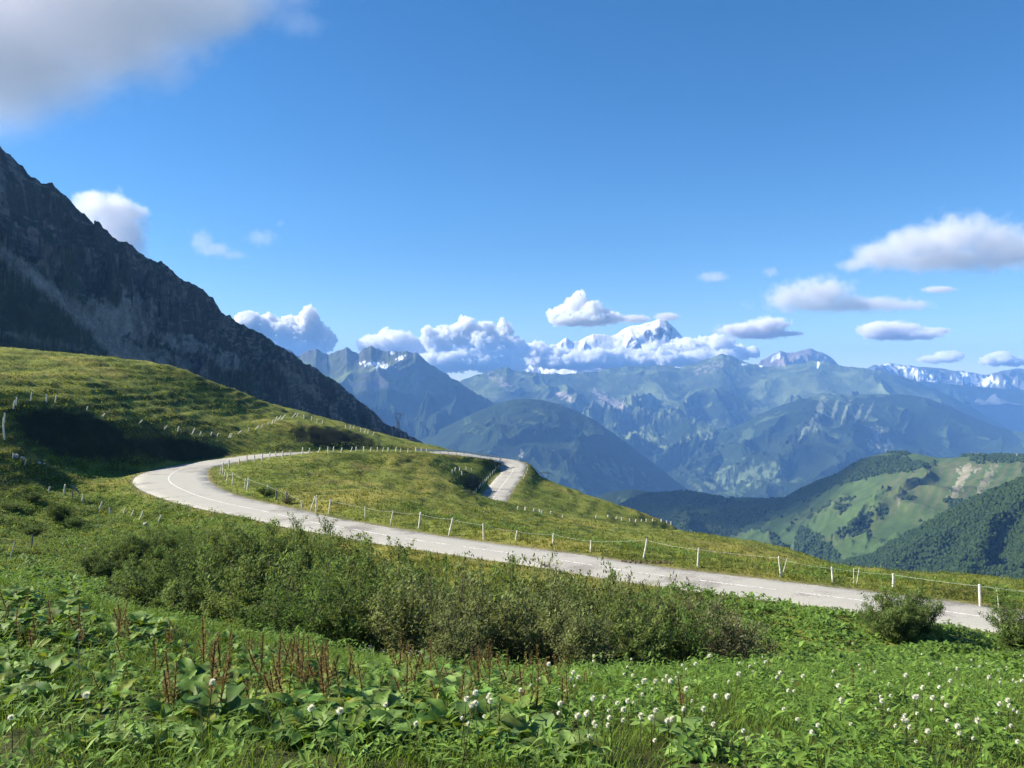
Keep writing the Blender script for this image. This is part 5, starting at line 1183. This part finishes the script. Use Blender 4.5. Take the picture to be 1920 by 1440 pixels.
# drifting clouds at right
soft_cloud([(1395, 618, 56.7, 13.5), (1440, 612, 40.5, 18.9), (1420, 625, 67.5, 12.2), (1480, 626, 24.3, 5.4)], 18200, 7, lo=0.0, hi=0.45, namp=0.89, seed=7, col=(.95, .94, .96))
soft_cloud([(1645, 620, 40.5, 18.9), (1680, 620, 54.0, 18.9), (1715, 628, 54.0, 10.8), (1755, 620, 35.1, 6.8)], 18200, 7, lo=0.0, hi=0.45, namp=0.89, seed=8, col=(.95, .94, .96))
soft_cloud([(1480, 558, 56.7, 32.4), (1540, 548, 67.5, 32.4), (1590, 570, 67.5, 18.9), (1650, 568, 67.5, 16.2), (1700, 574, 45.9, 12.2), (1560, 572, 148.5, 16.2)], 13000, 3.0, lo=0.0, hi=0.8, namp=1.1, seed=9)
soft_cloud([(1650, 480, 67.5, 29.7), (1720, 460, 81.0, 40.5), (1790, 445, 94.5, 45.9), (1860, 458, 81.0, 48.6), (1930, 470, 81.0, 40.5), (1780, 485, 202.5, 27.0), (1610, 495, 40.5, 18.9)], 9500, 3.0, lo=0.0, hi=0.8, namp=1.1, seed=10)
soft_cloud([(1760, 543, 37.8, 8.1)], 18200, 1.5, lo=0, hi=0.6, namp=0.34, seed=11)
cloud([(1775, 668, 24, 7), (1760, 674, 36, 5)], 21000, 4, seed=12, vox=127)
cloud([(1870, 674, 30, 11), (1895, 678, 26, 8)], 21000, 6, seed=13, vox=127)
cloud([(1412, 657, 10, 7)], 21000, 6, seed=17, vox=85)
soft_cloud([(1335, 520, 35.1, 12.2)], 16000, 0.50, lo=0, hi=0.7, namp=0.77, seed=14)
soft_cloud([(1446, 510, 18.9, 12.2)], 16000, 0.45, lo=0, hi=0.7, namp=0.77, seed=15)
# left side
soft_cloud([(165, 385, 40.5, 32.4), (205, 390, 54.0, 35.1), (240, 395, 35.1, 18.9), (215, 430, 59.4, 48.6), (240, 465, 48.6, 48.6)], 6200, 4.5, lo=0, hi=0.6, namp=1.02, seed=20, col=(.95, .94, .96))
soft_cloud([(378, 455, 27.0, 27.0), (400, 468, 40.5, 16.2), (435, 478, 29.7, 9.5)], 11000, 0.72, lo=0, hi=0.7, namp=1.02, seed=21)
soft_cloud([(488, 445, 35.1, 18.9), (527, 420, 9.5, 8.1)], 12000, 0.27, lo=0, hi=0.7, namp=1.02, seed=22)
soft_cloud([(-140, 0, 270.0, 202.5), (20, 40, 256.5, 148.5), (150, 20, 229.5, 128.2), (290, 10, 202.5, 108.0), (400, 0, 121.5, 81.0), (0, 110, 148.5, 108.0), (60, -60, 513.0, 121.5)], 4200, 5.5, lo=-0.05, hi=0.75, namp=0.59, seed=23, col=(.95, .94, .96))
soft_cloud([(0, 190, 121.5, 81.0), (-60, 150, 162.0, 121.5)], 4600, 1.3, lo=-0.1, hi=0.8, namp=0.51, seed=24)
soft_cloud([(560, 45, 67.5, 29.7)], 5600, 0.12, lo=0, hi=0.8, namp=0.51, seed=25)
HAZE = 5.5e-5
# ---------------------------------------------------------------- valley haze
hv = np.array([(x, y, z) for z in (-1300, 725) for y in (-900, 17400) for x in (-36000, 36000)], float)
hf = np.array([(0, 1, 3, 2), (4, 6, 7, 5), (0, 4, 5, 1), (2, 3, 7, 6), (0, 2, 6, 4), (1, 5, 7, 3)])
hme = mesh_np('haze', hv, hf[:, ::-1], smooth=False)
m, t = new_mat('haze_air')
o_ = N(t, 'ShaderNodeOutputMaterial'); v_ = N(t, 'ShaderNodeVolumePrincipled')
v_.inputs['Color'].default_value = (0.22, 0.48, 1.0, 1); v_.inputs['Density'].default_value = HAZE; v_.inputs['Anisotropy'].default_value = 0.0
t.links.new(v_.outputs[0], o_.inputs['Volume']); m.cycles.homogeneous_volume = True
tag(link('haze', hme, m), 'pale blue haze filling the valley air', 'haze', kind='stuff')
